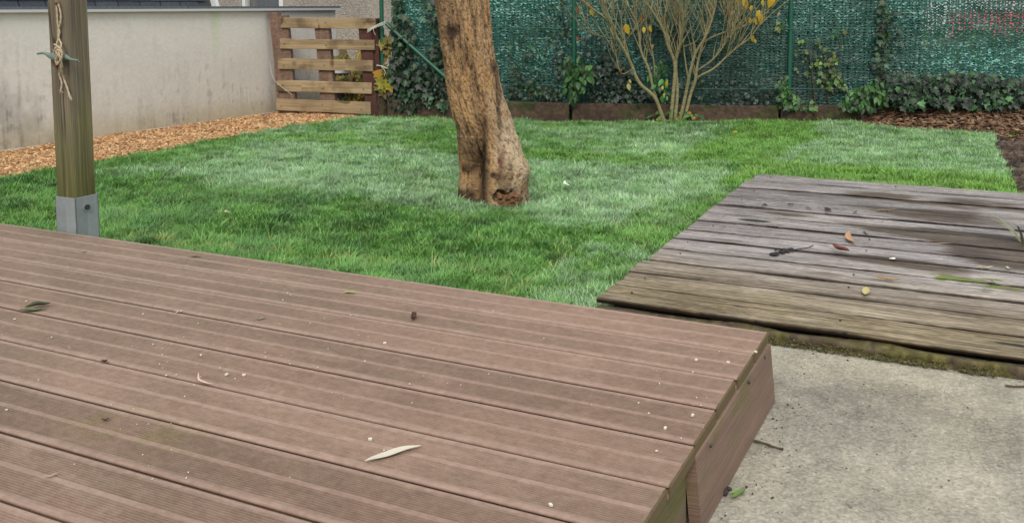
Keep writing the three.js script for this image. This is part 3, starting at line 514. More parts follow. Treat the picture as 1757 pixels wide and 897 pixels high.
// ---------------------------------------------------------------- ivy and small plants on the fence
// spots: list of [px, py, rx, ry, n, size(m)] gives clumps on the fence plane as world positions
const IVYC = [col(40, 84, 52), col(54, 104, 62), col(32, 66, 44), col(78, 122, 88), col(28, 58, 40), col(66, 112, 58)];
const BRIGHT = [col(72, 138, 54), col(96, 160, 70), col(52, 110, 44), col(116, 172, 92), col(44, 92, 40)];
function climber(name, label, category, seed, spots, colors, shape, offs, stems, mat = M.leaf) {
  const r = rng(seed), first = onFence(spots[0][0], 190, 0.05), t = thing(name, label, category, [first.x, 0, first.z]), lv = new Leaves();
  for (const [px, py, rx, ry, n, s] of spots) for (let i = 0; i < n; i++) {
    const a = r() * 6.28, q = Math.sqrt(r()), p = onFence(px + Math.cos(a) * q * rx, py + Math.sin(a) * q * ry, offs[0] + r() * (offs[1] - offs[0]));
    if (p.y < 0.0) continue;
    const d = V((r() - 0.5) * 1.3, 0.15 + r() * 0.9, 0.7 + r() * 0.5);
    const c = colors[Math.floor(r() * colors.length)].clone().multiplyScalar(0.45 + r() * r() * 1.25);
    lv.add(shape, V(p.x - first.x, p.y, p.z - first.z), facing(d, Math.PI + (r() - 0.5) * 1.8), s * (0.45 + r() * 0.85), c, 0.2 + r() * 0.2, 0.1 + r() * 0.25);
  }
  part('foliage', lv.geo(), mat, t).userData.kind = 'stuff';
  const gs = stems.map((pl) => tube(curve(pl.map(([x, y], i) => { const p = onFence(x, y, offs[0] * 0.6 + 0.01); return V(p.x - first.x, Math.max(p.y, -0.05), p.z - first.z); }), 16), 0.0045, 5));
  for (const g of gs) part('stem', g, M.vine, t); return t;
}
climber('ivy', 'dark green ivy hanging in columns on the netting beside the pallet gate', 'ivy', 101,
  [[684, 40, 14, 55, 60, 0.05], [682, 120, 14, 60, 85, 0.052], [706, 95, 12, 70, 45, 0.045], [722, 150, 40, 38, 190, 0.05], [757, 70, 14, 90, 120, 0.052], [752, 150, 24, 40, 120, 0.05], [700, 170, 36, 20, 110, 0.045], [735, 20, 10, 30, 22, 0.045], [742, 100, 14, 20, 30, 0.05]], IVYC, IVY, [0.0, 0.09],
  [[[684, 192], [680, 140], [688, 80], [682, 20], [690, -30]], [[755, 192], [750, 130], [760, 70], [752, 0]], [[712, 192], [708, 140], [704, 90], [708, 40]]]);
climber('ivy', 'thin trails of ivy on the netting just right of the big tree trunk', 'ivy', 102,
  [[884, 150, 16, 40, 60, 0.034], [912, 158, 18, 24, 50, 0.034], [940, 160, 20, 18, 50, 0.034], [925, 130, 50, 50, 80, 0.028], [950, 60, 30, 60, 46, 0.028], [890, 60, 24, 60, 22, 0.026]], IVYC, IVY, [0.0, 0.04], [[[884, 190], [886, 150], [880, 112]], [[914, 190], [908, 160], [914, 130]]]);
climber('leafy_shrub', 'bright green leafy shoot in front of the netting left of the bare shrub', 'plant', 103,
  [[990, 118, 26, 26, 60, 0.06], [985, 150, 18, 20, 36, 0.055], [972, 112, 12, 12, 14, 0.06], [1008, 126, 12, 16, 14, 0.055]], BRIGHT, OVAL, [0.03, 0.2], [[[984, 192], [984, 160], [988, 120]], [[986, 192], [990, 150], [1004, 118]], [[984, 190], [976, 150], [972, 110]]]);
climber('ivy', 'dark ivy mass low on the netting behind the stems of the bare shrub', 'ivy', 104,
  [[1240, 160, 90, 26, 130, 0.03], [1050, 140, 48, 40, 260, 0.036], [1030, 90, 36, 40, 70, 0.036], [1090, 168, 40, 16, 90, 0.04], [970, 80, 18, 80, 40, 0.036], [1120, 100, 50, 70, 60, 0.032]], [IVYC[0], IVYC[2], IVYC[4], col(90, 112, 104)], IVY, [0.0, 0.06], [[[1050, 186], [1046, 130], [1030, 70]], [[1080, 186], [1070, 150], [1066, 110]]]);
climber('leafy_shrub', 'small bright green plant growing among the stems of the bare shrub', 'plant', 105, [[1132, 126, 15, 24, 52, 0.05], [1140, 155, 10, 14, 10, 0.04]], [BRIGHT[0], BRIGHT[2], col(60, 150, 60)], OVAL, [0.06, 0.2], [[[1136, 190], [1134, 150], [1132, 115]]]);
climber('vine', 'sparse pale green vine leaves on the netting right of the third green post', 'vine', 106,
  [[1392, 100, 30, 40, 34, 0.032], [1424, 120, 18, 34, 44, 0.036], [1440, 60, 12, 30, 10, 0.03], [1440, 142, 14, 18, 20, 0.036], [1345, 44, 14, 10, 8, 0.034]], [col(120, 158, 62), col(92, 132, 56), col(150, 170, 90), BRIGHT[2]], IVY, [-0.01, 0.04], [[[1424, 190], [1420, 140], [1430, 90]], [[1400, 190], [1396, 140], [1388, 80]]]);
climber('small_plant', 'small bright green weed on the concrete boards below the third green post', 'plant', 107, [[1352, 172, 16, 18, 50, 0.045], [1380, 180, 22, 9, 30, 0.034], [1346, 150, 12, 24, 24, 0.038]], BRIGHT, IVY, [0.04, 0.14], [[[1354, 198], [1352, 176], [1350, 150]]]);
climber('ivy', 'narrow column of ivy climbing the netting above the bright green bush', 'ivy', 108, [[1517, 30, 9, 50, 50, 0.042], [1516, 100, 14, 60, 70, 0.046], [1530, 60, 16, 50, 18, 0.036]], IVYC, IVY, [0.0, 0.05], [[[1518, 190], [1514, 120], [1520, 60], [1516, -20]]]);
climber('green_bush', 'low bright green bush at the foot of the netting left of the ivy hedge', 'bush', 109, [[1488, 166, 36, 22, 230, 0.042], [1505, 150, 20, 12, 50, 0.04], [1462, 178, 18, 10, 50, 0.038]], [BRIGHT[0], BRIGHT[2], BRIGHT[4], BRIGHT[1]], OVAL, [0.04, 0.26], [[[1480, 196], [1484, 170], [1490, 150]], [[1500, 196], [1500, 176], [1508, 150]]]);
climber('ivy_hedge', 'dense dark ivy spilling over the foot of the netting at the right', 'ivy', 110,
  [[1570, 160, 44, 24, 330, 0.044], [1630, 154, 50, 28, 430, 0.046], [1700, 160, 54, 28, 460, 0.046], [1770, 162, 50, 30, 360, 0.046], [1640, 136, 90, 14, 150, 0.04], [1545, 146, 20, 26, 90, 0.04], [1850, 160, 60, 34, 300, 0.046]], [IVYC[0], IVYC[1], IVYC[2], IVYC[4], col(36, 78, 44), col(24, 60, 34), col(88, 146, 84)], IVY, [0.03, 0.26], [[[1570, 200], [1566, 160], [1560, 120]], [[1660, 200], [1650, 160], [1640, 125]], [[1740, 200], [1730, 160], [1736, 130]]]);
{ // dark clump at the right edge
  const p = onY(1752, 216, -0.02), r = rng(120), t = thing('small_plant', 'dark green low clump of leaves at the right edge of the soil bed', 'plant', [p.x + 0.03, 0, p.z]), lv = new Leaves();
  for (let i = 0; i < 160; i++) { const a = r() * 6.28, e = r() * 1.4, R = 0.1 * Math.sqrt(r()); lv.add(OVAL, V(Math.cos(a) * R, 0.02 + 0.1 * Math.sin(e) * r(), Math.sin(a) * R), facing(V(Math.cos(a), 1, Math.sin(a)), r() * 6), 0.035 + r() * 0.03, col(34, 84, 52).multiplyScalar(0.6 + r() * 0.8)); }
  part('foliage', lv.geo(), M.leaf, t).userData.kind = 'stuff'; part('stem', tube([V(0, -0.06, 0), V(0.01, 0.07, 0)], 0.006, 5), M.vine, t);
  const w = thing('small_plant', 'pale yellow green weed on the bare soil at the right of the lawn', 'plant', [onY(1738, 234, 0).x, 0, onY(1738, 234, 0).z]), l2 = new Leaves();
  for (let i = 0; i < 26; i++) { const a = r() * 6.28; l2.add(OVAL, V(Math.cos(a) * 0.05 * r(), -0.01 + r() * 0.03, Math.sin(a) * 0.05 * r()), facing(V(Math.cos(a) * 0.6, 1, Math.sin(a) * 0.6), r() * 6), 0.03 + r() * 0.02, col(150, 160, 80).multiplyScalar(0.7 + r() * 0.6)); }
  part('foliage', l2.geo(), M.leaf, w); part('stem', tube([V(0, -0.06, 0), V(0, 0.01, 0)], 0.004, 5), M.vine, w);
}
{ // yellowing vine behind the gate and beside the post
  const r = rng(130), t = thing('yellow_vine', 'yellowing vine with large leaves behind the latch side of the pallet gate', 'vine', [-4.6, 0, -6.75]), cs = [col(176, 170, 60), col(196, 158, 50), col(140, 150, 60), col(120, 128, 50), col(206, 188, 96), col(150, 120, 70)];
  const spots = [[604, 138, 30, 12, 70], [620, 112, 14, 24, 44], [622, 160, 14, 26, 40], [588, 98, 12, 16, 14], [604, 174, 22, 10, 26], [661, 95, 6, 44, 26], [656, 140, 12, 16, 30]];
  const lv = new Leaves(); let k = 0;
  for (const [px, py, rx, ry, n] of spots) for (let i = 0; i < n; i++) {
    const a = r() * 6.28, q = Math.sqrt(r()), x = px + Math.cos(a) * q * rx, y = py + Math.sin(a) * q * ry, p = x > 645 ? onFence(x, y, -0.05 + r() * 0.09) : atDepth(x, y, 8.15 + r() * 0.4); if (p.y < 0) continue;
    lv.add(IVY, p.sub(t.position), facing(V((r() - 0.5), 0.2 + r() * 0.6, 0.9), Math.PI + (r() - 0.5) * 2), 0.05 + r() * 0.055, cs[Math.floor(r() * cs.length)].clone().multiplyScalar(0.6 + r() * 0.6));
  }
  part('foliage', lv.geo(), M.leafMatte, t).userData.kind = 'stuff';
  for (const [x, y, c, s] of [[647, 128, col(206, 160, 40), 0.085], [655, 146, col(186, 178, 50), 0.1], [668, 149, col(214, 190, 50), 0.085], [650, 140, col(150, 158, 50), 0.08]]) { const l = new Leaves(); l.add(IVY, V(0, 0, 0), facing(V(0.2, 0.2, 1), Math.PI + 0.3), s, c); const m = part('yellow_leaf', l.geo(), M.leafMatte, t); m.position.copy(onFence(x, y - 8, 0.06)).sub(t.position); }
  const gs = [[[600, 190], [604, 150], [596, 100]], [[626, 190], [630, 140], [634, 80]]].map((pl) => tube(curve(pl.map(([x, y]) => { const p = atDepth(x, y, 8.25).sub(t.position); p.y = Math.max(p.y, -0.08); return p; }), 12), 0.006, 5));
  part('stem', mergeGeometries(gs), M.vine, t);
  const sh = thing('planter', 'dark planter with a white rim half hidden among leaves behind the pallet gate', 'planter', [0, 0, 0]); const c0 = atDepth(599, 124, 8.7); sh.position.set(c0.x, 0, c0.z); sh.rotation.y = 0.35;
  for (const [w, h, d, x, y, z] of [[0.26, 0.27, 0.012, 0, 0.135, 0.11], [0.26, 0.27, 0.012, 0, 0.135, -0.11], [0.012, 0.27, 0.208, -0.124, 0.135, 0], [0.012, 0.27, 0.208, 0.124, 0.135, 0]]) part('side', box(w, h, d, x, y, z), M.roomDark, sh);
  part('rim', mergeGeometries([box(0.3, 0.045, 0.02, 0, 0.293, 0.118), box(0.3, 0.045, 0.02, 0, 0.293, -0.118), box(0.02, 0.045, 0.216, 0.14, 0.293, 0), box(0.02, 0.045, 0.216, -0.14, 0.293, 0)]), M.white, sh); part('potting_soil', box(0.235, 0.02, 0.205, 0, 0.24, 0), M.soil, sh);
}

// ---------------------------------------------------------------- big tree trunk
{
  const cx = -1.937, cz = -3.80, D = V(cx, 0, cz).length(), mpp = 0.00256, toCam = Math.atan2(-cx, -cz);   // local +z looks at the viewer, +x is to the right
  const tree = thing('tree', 'thick leaning bare tree trunk with a double foot in the lawn', 'tree', [cx, -0.02, cz], toCam);
  const tab = [[-0.06, 776, 908], [0.0, 777, 906], [0.03, 779, 904.5], [0.083, 783.5, 905], [0.147, 782, 903], [0.214, 780, 897], [0.3, 777, 886], [0.409, 763.5, 872.5], [0.517, 758, 857.5], [0.624, 754.5, 850], [0.755, 747.5, 842], [0.886, 743, 837], [1.2, 732, 822], [1.7, 714, 798], [2.4, 692, 768]];
  const LR = (y) => { let i = 0; while (i < tab.length - 2 && tab[i + 1][0] < y) i++; const t = clamp((y - tab[i][0]) / (tab[i + 1][0] - tab[i][0])), u = t; return [lerp(tab[i][1], tab[i + 1][1], u), lerp(tab[i][2], tab[i + 1][2], u)].map((p) => (p - 845) * mpp); };
  const smLR = (y) => { let a = 0, b = 0; for (const d of [-0.04, -0.02, 0, 0.02, 0.04]) { const q = LR(y + d); a += q[0] / 5; b += q[1] / 5; } return [a, b]; };
  const NA = 260, ys = [...span(-0.06, 1.0, 330), ...span(1.03, 2.4, 60)], pos = [], uv = [], idx = [], cl = [];
  const base = [240, 198, 148], pale = [252, 226, 188], dk = [104, 74, 50];
  for (const y of ys) {
    const [l, r] = smLR(y), W = r - l, low = sstep(0.4, 0.16, y), split = (826 - 845) * mpp + (y < 0.3 ? (y - 0.3) * 0.06 : 0);
    const lr = lerp(l + W * 0.8, split + 0.002, low), rl = lerp(r - W * 0.8, split + 0.004, low);
    const d1 = { c: (l + lr) / 2, r: (lr - l) / 2, z: -0.03 * low }, d2 = { c: (rl + r) / 2, r: (r - rl) / 2, z: 0.075 * low }, ox = lerp((l + r) / 2, split, low * 0.85);
    for (let k = 0; k <= NA; k++) {
      const th = k / NA * 2 * Math.PI, dx = Math.sin(th), dz = Math.cos(th);
      let R = 0; const P = lerp(9, 40, low);
      for (const d of [d1, d2]) { const ex = d.c - ox, ez = d.z, b = dx * ex + dz * ez, q = b * b - (ex * ex + ez * ez - d.r * d.r); let t = q > 0 ? b + Math.sqrt(q) : 0; t = Math.max(t, 0.02); R += t ** P; }
      R = R ** (1 / P); if (P < 20) R *= lerp(0.945, 1, low);
      let x = ox + dx * R, z = dz * R;
      // bark: long ridges, cracks, knots; hollow in the right foot
      const s = th * 0.14, rid = fbm(s * 46 + 1.3 * fbm(s * 8, y * 6, 2), y * 5.5, 4), cr = fbm(s * 110, y * 34 + 8, 3), lump = fbm(s * 12 + 3, y * 2.6, 3);
      let off = (rid - 0.5) * 0.016 + (cr - 0.5) * 0.008 + (fbm(s * 260, y * 150, 2) - 0.5) * 0.005 + (lump - 0.5) * 0.032;
      const front = dz > 0 ? 1 : 0;
      const g = (ax, ay, sx, sy) => front * Math.exp(-(((x - ax) / sx) ** 2) - (((y - ay) / sy) ** 2));
      const X = (p) => (p - 845) * mpp, Y = (p) => 0.886 - p * 0.00256;
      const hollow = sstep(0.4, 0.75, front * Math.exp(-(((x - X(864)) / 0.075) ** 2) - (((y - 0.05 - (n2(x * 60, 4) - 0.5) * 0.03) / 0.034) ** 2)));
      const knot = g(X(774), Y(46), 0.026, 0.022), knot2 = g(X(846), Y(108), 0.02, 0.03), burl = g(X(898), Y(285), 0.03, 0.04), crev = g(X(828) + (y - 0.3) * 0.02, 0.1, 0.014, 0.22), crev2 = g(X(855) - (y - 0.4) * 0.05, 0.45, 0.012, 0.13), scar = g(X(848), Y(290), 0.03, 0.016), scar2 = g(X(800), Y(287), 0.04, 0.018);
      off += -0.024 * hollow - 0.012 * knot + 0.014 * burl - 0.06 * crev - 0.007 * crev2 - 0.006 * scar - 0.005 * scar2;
      off += 0.014 * sstep(0.05, -0.01, y) * (n2(s * 30, 2) - 0.2) + hollow * (n2(s * 160, y * 160) - 0.5) * 0.02;
      pos.push(x + dx * off, y, z + dz * off); uv.push(s * 2.2, y * 2.2);
      const pl = sstep(X(836), X(866), x + (fbm(s * 12, y * 8, 3) - 0.5) * 0.06) * sstep(0.58, 0.4, y) * sstep(0.3, 0.5, fbm(s * 14 + 9, y * 10, 3) + 0.14);
      const dark = clamp(knot * 0.8 + knot2 * 0.6 + crev * 0.95 + crev2 * 0.7 + scar * 0.8 + scar2 * 0.75 + hollow * 0.6 + sstep(0.42, 0.3, rid) * 0.3 + sstep(0.58, 0.78, fbm(s * 60 + 40, y * 34, 4)) * 0.4 * (1 - pl * 0.6) + sstep(0.52, 0.7, fbm(s * 9 + 20, y * 4.5, 3)) * 0.28 + sstep(0.52, 0.75, fbm(s * 140 + 9, y * 100, 3)) * 0.42);  // crevice shade deepened in the bark colour, beside dark knots and scars
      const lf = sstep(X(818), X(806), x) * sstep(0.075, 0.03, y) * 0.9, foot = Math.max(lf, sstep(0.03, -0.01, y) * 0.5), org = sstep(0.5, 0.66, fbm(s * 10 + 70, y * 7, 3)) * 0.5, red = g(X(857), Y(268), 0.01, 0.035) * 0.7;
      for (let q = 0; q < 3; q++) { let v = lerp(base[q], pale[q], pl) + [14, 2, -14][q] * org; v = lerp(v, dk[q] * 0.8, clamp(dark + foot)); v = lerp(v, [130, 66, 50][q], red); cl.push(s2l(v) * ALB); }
    }
  }
  for (let i = 0; i + 1 < ys.length; i++) for (let k = 0; k < NA; k++) { const a = i * (NA + 1) + k, b = a + 1, c = a + NA + 1, d = c + 1; idx.push(a, b, c, b, d, c); }
  M.bark = std({ vertexColors: true, ...surf(1024, 1024, (u, v, o) => { const a = fbm(u * 60 + 2 * fbm(u * 9, v * 14, 2), v * 22, 4), b = fbm(u * 120, v * 120, 3), c = sstep(0.05, 0, Math.abs(a - 0.46)) * 0.7, k = 236 + (a - 0.5) * 90 + (b - 0.5) * 70 - c * 90; o[0] = k * 1.2; o[1] = k * 1.19; o[2] = k * 1.17; o[3] = a * 0.7 + b * 0.4 - c * 0.3; o[4] = 0.9; }, { bump: 0.006 }) });
  const g = geoFrom(pos, uv, idx, cl);
  // join the seam's normals
  const nn = g.attributes.normal; for (let i = 0; i < ys.length; i++) { const a = i * (NA + 1), b = a + NA; const n = V(nn.getX(a) + nn.getX(b), nn.getY(a) + nn.getY(b), nn.getZ(a) + nn.getZ(b)).normalize(); nn.setXYZ(a, n.x, n.y, n.z); nn.setXYZ(b, n.x, n.y, n.z); }
  part('trunk', g, M.bark, tree);
  const white = (geo) => { const n = geo.attributes.position.count, c = new Float32Array(n * 3); for (let i = 0; i < n; i++) { c[i * 3] = s2l(150) * ALB; c[i * 3 + 1] = s2l(118) * ALB; c[i * 3 + 2] = s2l(84) * ALB; } geo.setAttribute('color', new THREE.BufferAttribute(c, 3)); return geo; };
  const top = V((734 - 845) * mpp, 2.3, 0);
  for (const [dx, dz, h, rr] of [[-0.7, 0.3, 1.4, 0.075], [0.35, -0.6, 1.6, 0.08], [-0.15, -0.2, 2.0, 0.07]]) part('limb', white(tube(curve([top.clone(), V(top.x + dx * 0.3, top.y + h * 0.35, dz * 0.35), V(top.x + dx * 0.7, top.y + h * 0.7, dz * 0.8), V(top.x + dx, top.y + h, dz)], 14), span(rr, 0.025, 14), 10, true, 2)), M.bark, tree);
  // crumbly rotten wood lying in the hollow
  const rr = rng(66), gs = []; for (let i = 0; i < 90; i++) { const s = 0.006 + rr() * 0.014, b = box(s, s * 0.7, s * 0.8); b.rotateX(rr() * 3); b.rotateY(rr() * 3); b.translate((848 + rr() * 34 - 845) * mpp, 0.012 + rr() * 0.055, 0.15 + rr() * 0.03); gs.push(b); }
  part('rotten_wood', mergeGeometries(gs), std({ color: col(142, 104, 74), roughness: 1 }), tree).userData.kind = 'stuff';
}

// ---------------------------------------------------------------- bare shrub with a few yellow leaves
{
  const bp = onY(1157, 211, -0.01), t = thing('shrub', 'bare many stemmed shrub with a few yellow leaves before the netting', 'shrub', [bp.x, 0, bp.z]), r = rng(200), dep = bp.clone().sub(EYE).dot(Fw);
  const S = (px, py, dd = 0) => { const p = atDepth(px, py, dep + dd).sub(t.position); return p; };
  const lines = [
    ['A', 8, [[1140, 211], [1124, 168], [1097, 142], [1083, 110], [1072, 88], [1058, 62], [1050, 42], [1036, 28], [1010, 10], [985, -14], [960, -40]], -0.15],
    ['A2', 4, [[1083, 112], [1078, 92], [1068, 58], [1054, 30], [1046, 0], [1040, -30]], 0.1],
    ['B', 6.5, [[1142, 212], [1124, 160], [1113, 118], [1101, 90], [1095, 55], [1092, 36], [1079, 10], [1066, -18], [1058, -60]], 0.14],
    ['B2', 3.5, [[1124, 150], [1122, 108], [1113, 62], [1106, 18], [1102, -20]], 0.05],
    ['C', 8.5, [[1150, 212], [1154, 165], [1157, 108], [1147, 78], [1139, 54], [1122, 22], [1104, -2], [1090, -40]], -0.05],
    ['C2', 8, [[1158, 212], [1162, 160], [1160, 105], [1167, 72], [1167, 40], [1160, 4], [1156, -50]], 0.1],
    ['C3', 5.5, [[1160, 104], [1170, 70], [1172, 34], [1178, -4], [1186, -40]], -0.1],
    ['D', 7.5, [[1166, 212], [1178, 160], [1184, 126], [1195, 90], [1212, 62], [1225, 22], [1232, -14], [1240, -60]], -0.12],
    ['D2', 7.5, [[1172, 212], [1186, 160], [1192, 140], [1198, 108], [1206, 74], [1214, 44], [1222, 8], [1226, -40]], 0.12],
    ['D3', 4, [[1184, 144], [1178, 122], [1173, 84], [1170, 56], [1160, 24], [1150, -10]], 0.2],
    ['E', 5.5, [[1188, 144], [1200, 131], [1225, 118], [1247, 97], [1266, 80], [1288, 65], [1302, 46], [1322, 26], [1350, 4], [1380, -20]], -0.25],
    ['E2', 4, [[1192, 124], [1222, 104], [1240, 82], [1250, 64], [1254, 40]], 0.15],
    ['F', 4.5, [[1208, 72], [1226, 62], [1256, 52], [1276, 46], [1300, 32], [1326, 12], [1346, -14]], 0.1],
    ['G', 3, [[1052, 66], [1030, 62], [1008, 54], [990, 48]], -0.05],
    ['H', 3, [[1160, 100], [1146, 62], [1124, 40], [1100, 22]], 0.1],
    ['I', 3.2, [[1174, 80], [1196, 70], [1204, 46], [1190, 22], [1182, -8]], -0.05],
    ['J', 2.6, [[1070, 76], [1082, 60], [1096, 44], [1116, 20]], 0.1],
    ['K', 2.8, [[1062, 70], [1040, 40], [1016, 20], [1000, -6]], -0.1],
    ['L', 2.6, [[1086, 118], [1066, 126], [1056, 90], [1054, 66]], -0.02],
  ];
  { const q = rng(211); for (let i = 0; i < 34; i++) { // finer upright branches off the stems
    const src = lines[Math.floor(q() * 12)], pl = src[2], k = Math.floor(pl.length * (0.35 + q() * 0.45)), [x, y] = pl[k], dx = (x - 1157) * 0.22 + (q() - 0.5) * 60, h = 50 + q() * 70;
    lines.push(['n', 1.8 + q() * 1.6, [[x, y], [x + dx * 0.3 + (q() - 0.5) * 8, y - h * 0.35], [x + dx * 0.6 + (q() - 0.5) * 10, y - h * 0.7], [x + dx, y - h]], src[3] * 0.6 + (q() - 0.5) * 0.3, (src[3] - 0.3) * k / (pl.length - 1)]); } }
  const tips = [];
  for (const [, w, pl, dd, d0 = 0] of lines) {
    const n = pl.length, pts = pl.map(([x, y], i) => S(x + (r() - 0.5) * 2, y, d0 + (dd - (d0 ? 0.12 : 0.3)) * (i / (n - 1)))), c = curve(pts, n * 5), m = dep / FOC;
    const rad = c.map((_, i) => Math.max(0.0024, w * 0.43 * m * (1 - 0.82 * i / c.length) * (0.92 + 0.16 * n2(i * 0.9, w))));
    part(w > 6 ? 'stem' : 'branch', tube(c, rad, 9, true, 4), M.stem, t);
    for (let i = Math.floor(c.length * 0.3); i < c.length; i++) if (r() < 0.5) tips.push([c[i], c[Math.min(c.length - 1, i + 1)].clone().sub(c[Math.max(0, i - 1)]).normalize(), rad[i]]);
  }
  const tw = [];
  for (const [p, d, rr] of tips) {
    const dir = d.clone().add(V((r() - 0.5) * 1.9, 0.35 + r() * 0.5, (r() - 0.5) * 1.2)).normalize(), len = 0.1 + r() * 0.3, pts = [p.clone()]; const q = p.clone(), dd = dir.clone();
    for (let k = 0; k < 5; k++) { dd.add(V((r() - 0.5) * 0.35, 0.1, (r() - 0.5) * 0.35)).normalize(); q.addScaledVector(dd, len / 5); pts.push(q.clone()); }
    tw.push(tube(pts, span(Math.min(rr * 0.7, 0.0042), 0.0015, 5), 5));
    if (r() < 0.6) { const s = pts[2], e = V((r() - 0.5), 0.5 + r() * 0.3, (r() - 0.5)).normalize(); tw.push(tube([s, s.clone().addScaledVector(e, 0.06), s.clone().addScaledVector(e, 0.12).add(V(0.01, 0.02, 0))], [0.0025, 0.002, 0.0013], 5)); }
  }
  part('twigs', mergeGeometries(tw), M.stem, t).userData.kind = 'stuff';
  const Y1 = col(226, 186, 36, 0.85), Y2 = col(232, 208, 90, 0.85), O = col(176, 112, 50), P = col(214, 206, 120, 0.8);
  const lfs = [[1014, 20, Y1, 20], [1074, 48, Y1, 30], [1105, 50, Y2, 18], [1115, 48, Y1, 18], [1121, 80, col(206, 176, 96), 16], [1078, 148, P, 20], [1080, 139, P, 12], [1146, 143, Y1, 17], [1141, 163, P, 15], [1137, 150, Y2, 12], [1277, 4, Y1, 30], [1264, -2, Y1, 20], [1290, 13, Y1, 18], [1327, 0, Y1, 36], [1310, 4, Y2, 18], [1286, 33, Y1, 16], [1297, 36, Y1, 18], [1308, 30, Y1, 28], [1304, 22, Y2, 20], [1291, 64, Y1, 20], [1296, 70, P, 12], [1010, 9, O, 20], [990, 16, O, 22], [990, 66, O, 15], [1100, 32, O, 16], [1140, 32, O, 14], [1217, 18, O, 14], [1338, 24, col(220, 196, 160), 12], [1064, 120, O, 12], [1001, 3, O, 16], [1250, 24, O, 14]];
  for (const [x, y, c, s] of lfs) { const l = new Leaves(); l.add(OVAL, V(0, 0, 0), facing(V((r() - 0.5) * 0.9, 0.1, 1), Math.PI + (r() - 0.5) * 0.9), s * 0.6 * dep / FOC, c, 0.35, 0.3); const m = part('leaf', l.geo(), M.leafMatte, t); m.position.copy(S(x, y - s * 0.25, -0.3 + r() * 0.15)); }
  // fresh leaves and yellow litter at the foot
  const l = new Leaves(); for (let i = 0; i < 46; i++) { const a = r() * 6.28, q = 0.05 + 0.12 * r(); l.add(OVAL, V(Math.cos(a) * q * 1.2, 0.01 + r() * 0.08, Math.sin(a) * q * 0.7 + 0.02), facing(V((r() - 0.5), 0.8, 0.6), r() * 6), 0.03 + r() * 0.025, i % 6 ? BRIGHT[i % 5].clone() : col(216, 150, 60)); }
  part('shoots', l.geo(), M.leafMatte, t).userData.kind = 'stuff';
}

// ---------------------------------------------------------------- brown composite deck
{
  const deck = thing('composite_deck', 'raised brown grooved composite deck in the foreground with worn boards', 'deck', [-0.388, 0, 0]);
  const r = rng(300), top = 0.15, th = 0.022, W = 0.1412;
  const groovy = () => {                                          // board profile in (z, y): flat lips, two fields of fine grooves, a flat band in the middle
    const p = [[0, -th], [0, -0.016], [0.009, -0.0155], [0.009, -0.0045], [0, -0.004], [0, -0.0022], [0.0008, -0.0006], [0.0025, 0]];
    const field = (a, b, n) => { const s = (b - a) / n; for (let i = 0; i < n; i++) { const z = a + i * s; p.push([z, 0], [z + s * 0.16, -0.0026], [z + s * 0.6, -0.0026], [z + s * 0.76, 0]); } p.push([b, 0]); };
    field(0.015, 0.0652, 9); field(0.076, 0.1262, 9);
    p.push([W - 0.0025, 0], [W - 0.0008, -0.0006], [W, -0.0022], [W, -0.004], [W - 0.009, -0.0045], [W - 0.009, -0.0155], [W, -0.016], [W, -th]);
    return p.reverse();
  };
  const prof = groovy();
  for (let k = 0; k < 17; k++) {
    const z0 = DZ0 + 0.0044 + k * PITCHB, end = (r() - 0.5) * 0.005, dy = (r() - 0.5) * 0.0016, xs = [-3.6, -2.8, -2, -1.2, -0.6, -0.3, end];
    const g = sweep(prof, xs, { flat: true, fn: (x, z, y) => [x, y + top + dy, z + z0], uvf: (x, y, z) => [(x + 3.32) / 3.4, (z - DZ0 - (y < top - 0.004 + dy ? 0.004 : 0)) / 2.3] });
    const bd = part('deck_board', g, M.composite, deck); part('board_end', box(0.003, 0.019, W - 0.004, end + 0.0016, top - 0.0125 + dy, z0 + W / 2), M.boardEnd, bd);
  }
  // joists and the fascia boards of the open end
  for (const x of [-0.06, -0.5, -0.95, -1.4, -1.85, -2.3, -2.75, -3.2]) part('joist', box(0.045, 0.105, 2.5, x, 0.07, -0.78), M.palletDark, deck);
  const f1 = part('fascia_board', (() => { const g = plank(0.585, 0.128, 0.02, 3, 0.0008, 0.002); const p = g.attributes.position, uv = g.attributes.uv; for (let i = 0; i < uv.count; i++) uv.setXY(i, p.getX(i) + 0.5, (p.getY(i) + 0.064) / 0.128 * 0.98); return g; })(), M.fascia, deck);
  f1.position.set(0.004, 0.0635, -1.752); f1.rotation.set(0, Math.PI / 2, 0); f1.rotation.order = 'YXZ'; f1.rotation.set(-0.1, Math.PI / 2 - 0.012, 0.0);
  const f2 = part('fascia_board', (() => { const g = plank(1.2, 0.128, 0.02, 4, 0.0008, 0.002); const p = g.attributes.position, uv = g.attributes.uv; for (let i = 0; i < uv.count; i++) uv.setXY(i, (p.getX(i)) / 0.5, (p.getY(i) + 0.064) / 0.128 * 0.98); return g; })(), M.fasciaGreen, deck);
  f2.rotation.order = 'YXZ'; f2.position.set(-0.014, 0.062, -0.845); f2.rotation.set(-0.02, Math.PI / 2 + 0.004, 0); f2.userData.label = 'greenish weathered fascia board set slightly back';
  const f3 = part('fascia_board', plank(2.6, 0.12, 0.02, 5, 0.0008, 0.002), M.fascia, deck); f3.position.set(-1.32, 0.0625, DZ0 + 0.014);
  for (const z of [-1.98, -1.83, -1.53]) { const s = part('screw', new THREE.CylinderGeometry(0.0035, 0.0035, 0.004, 8).rotateZ(Math.PI / 2), M.steel, deck); s.position.set(0.012, 0.12, z); }
}

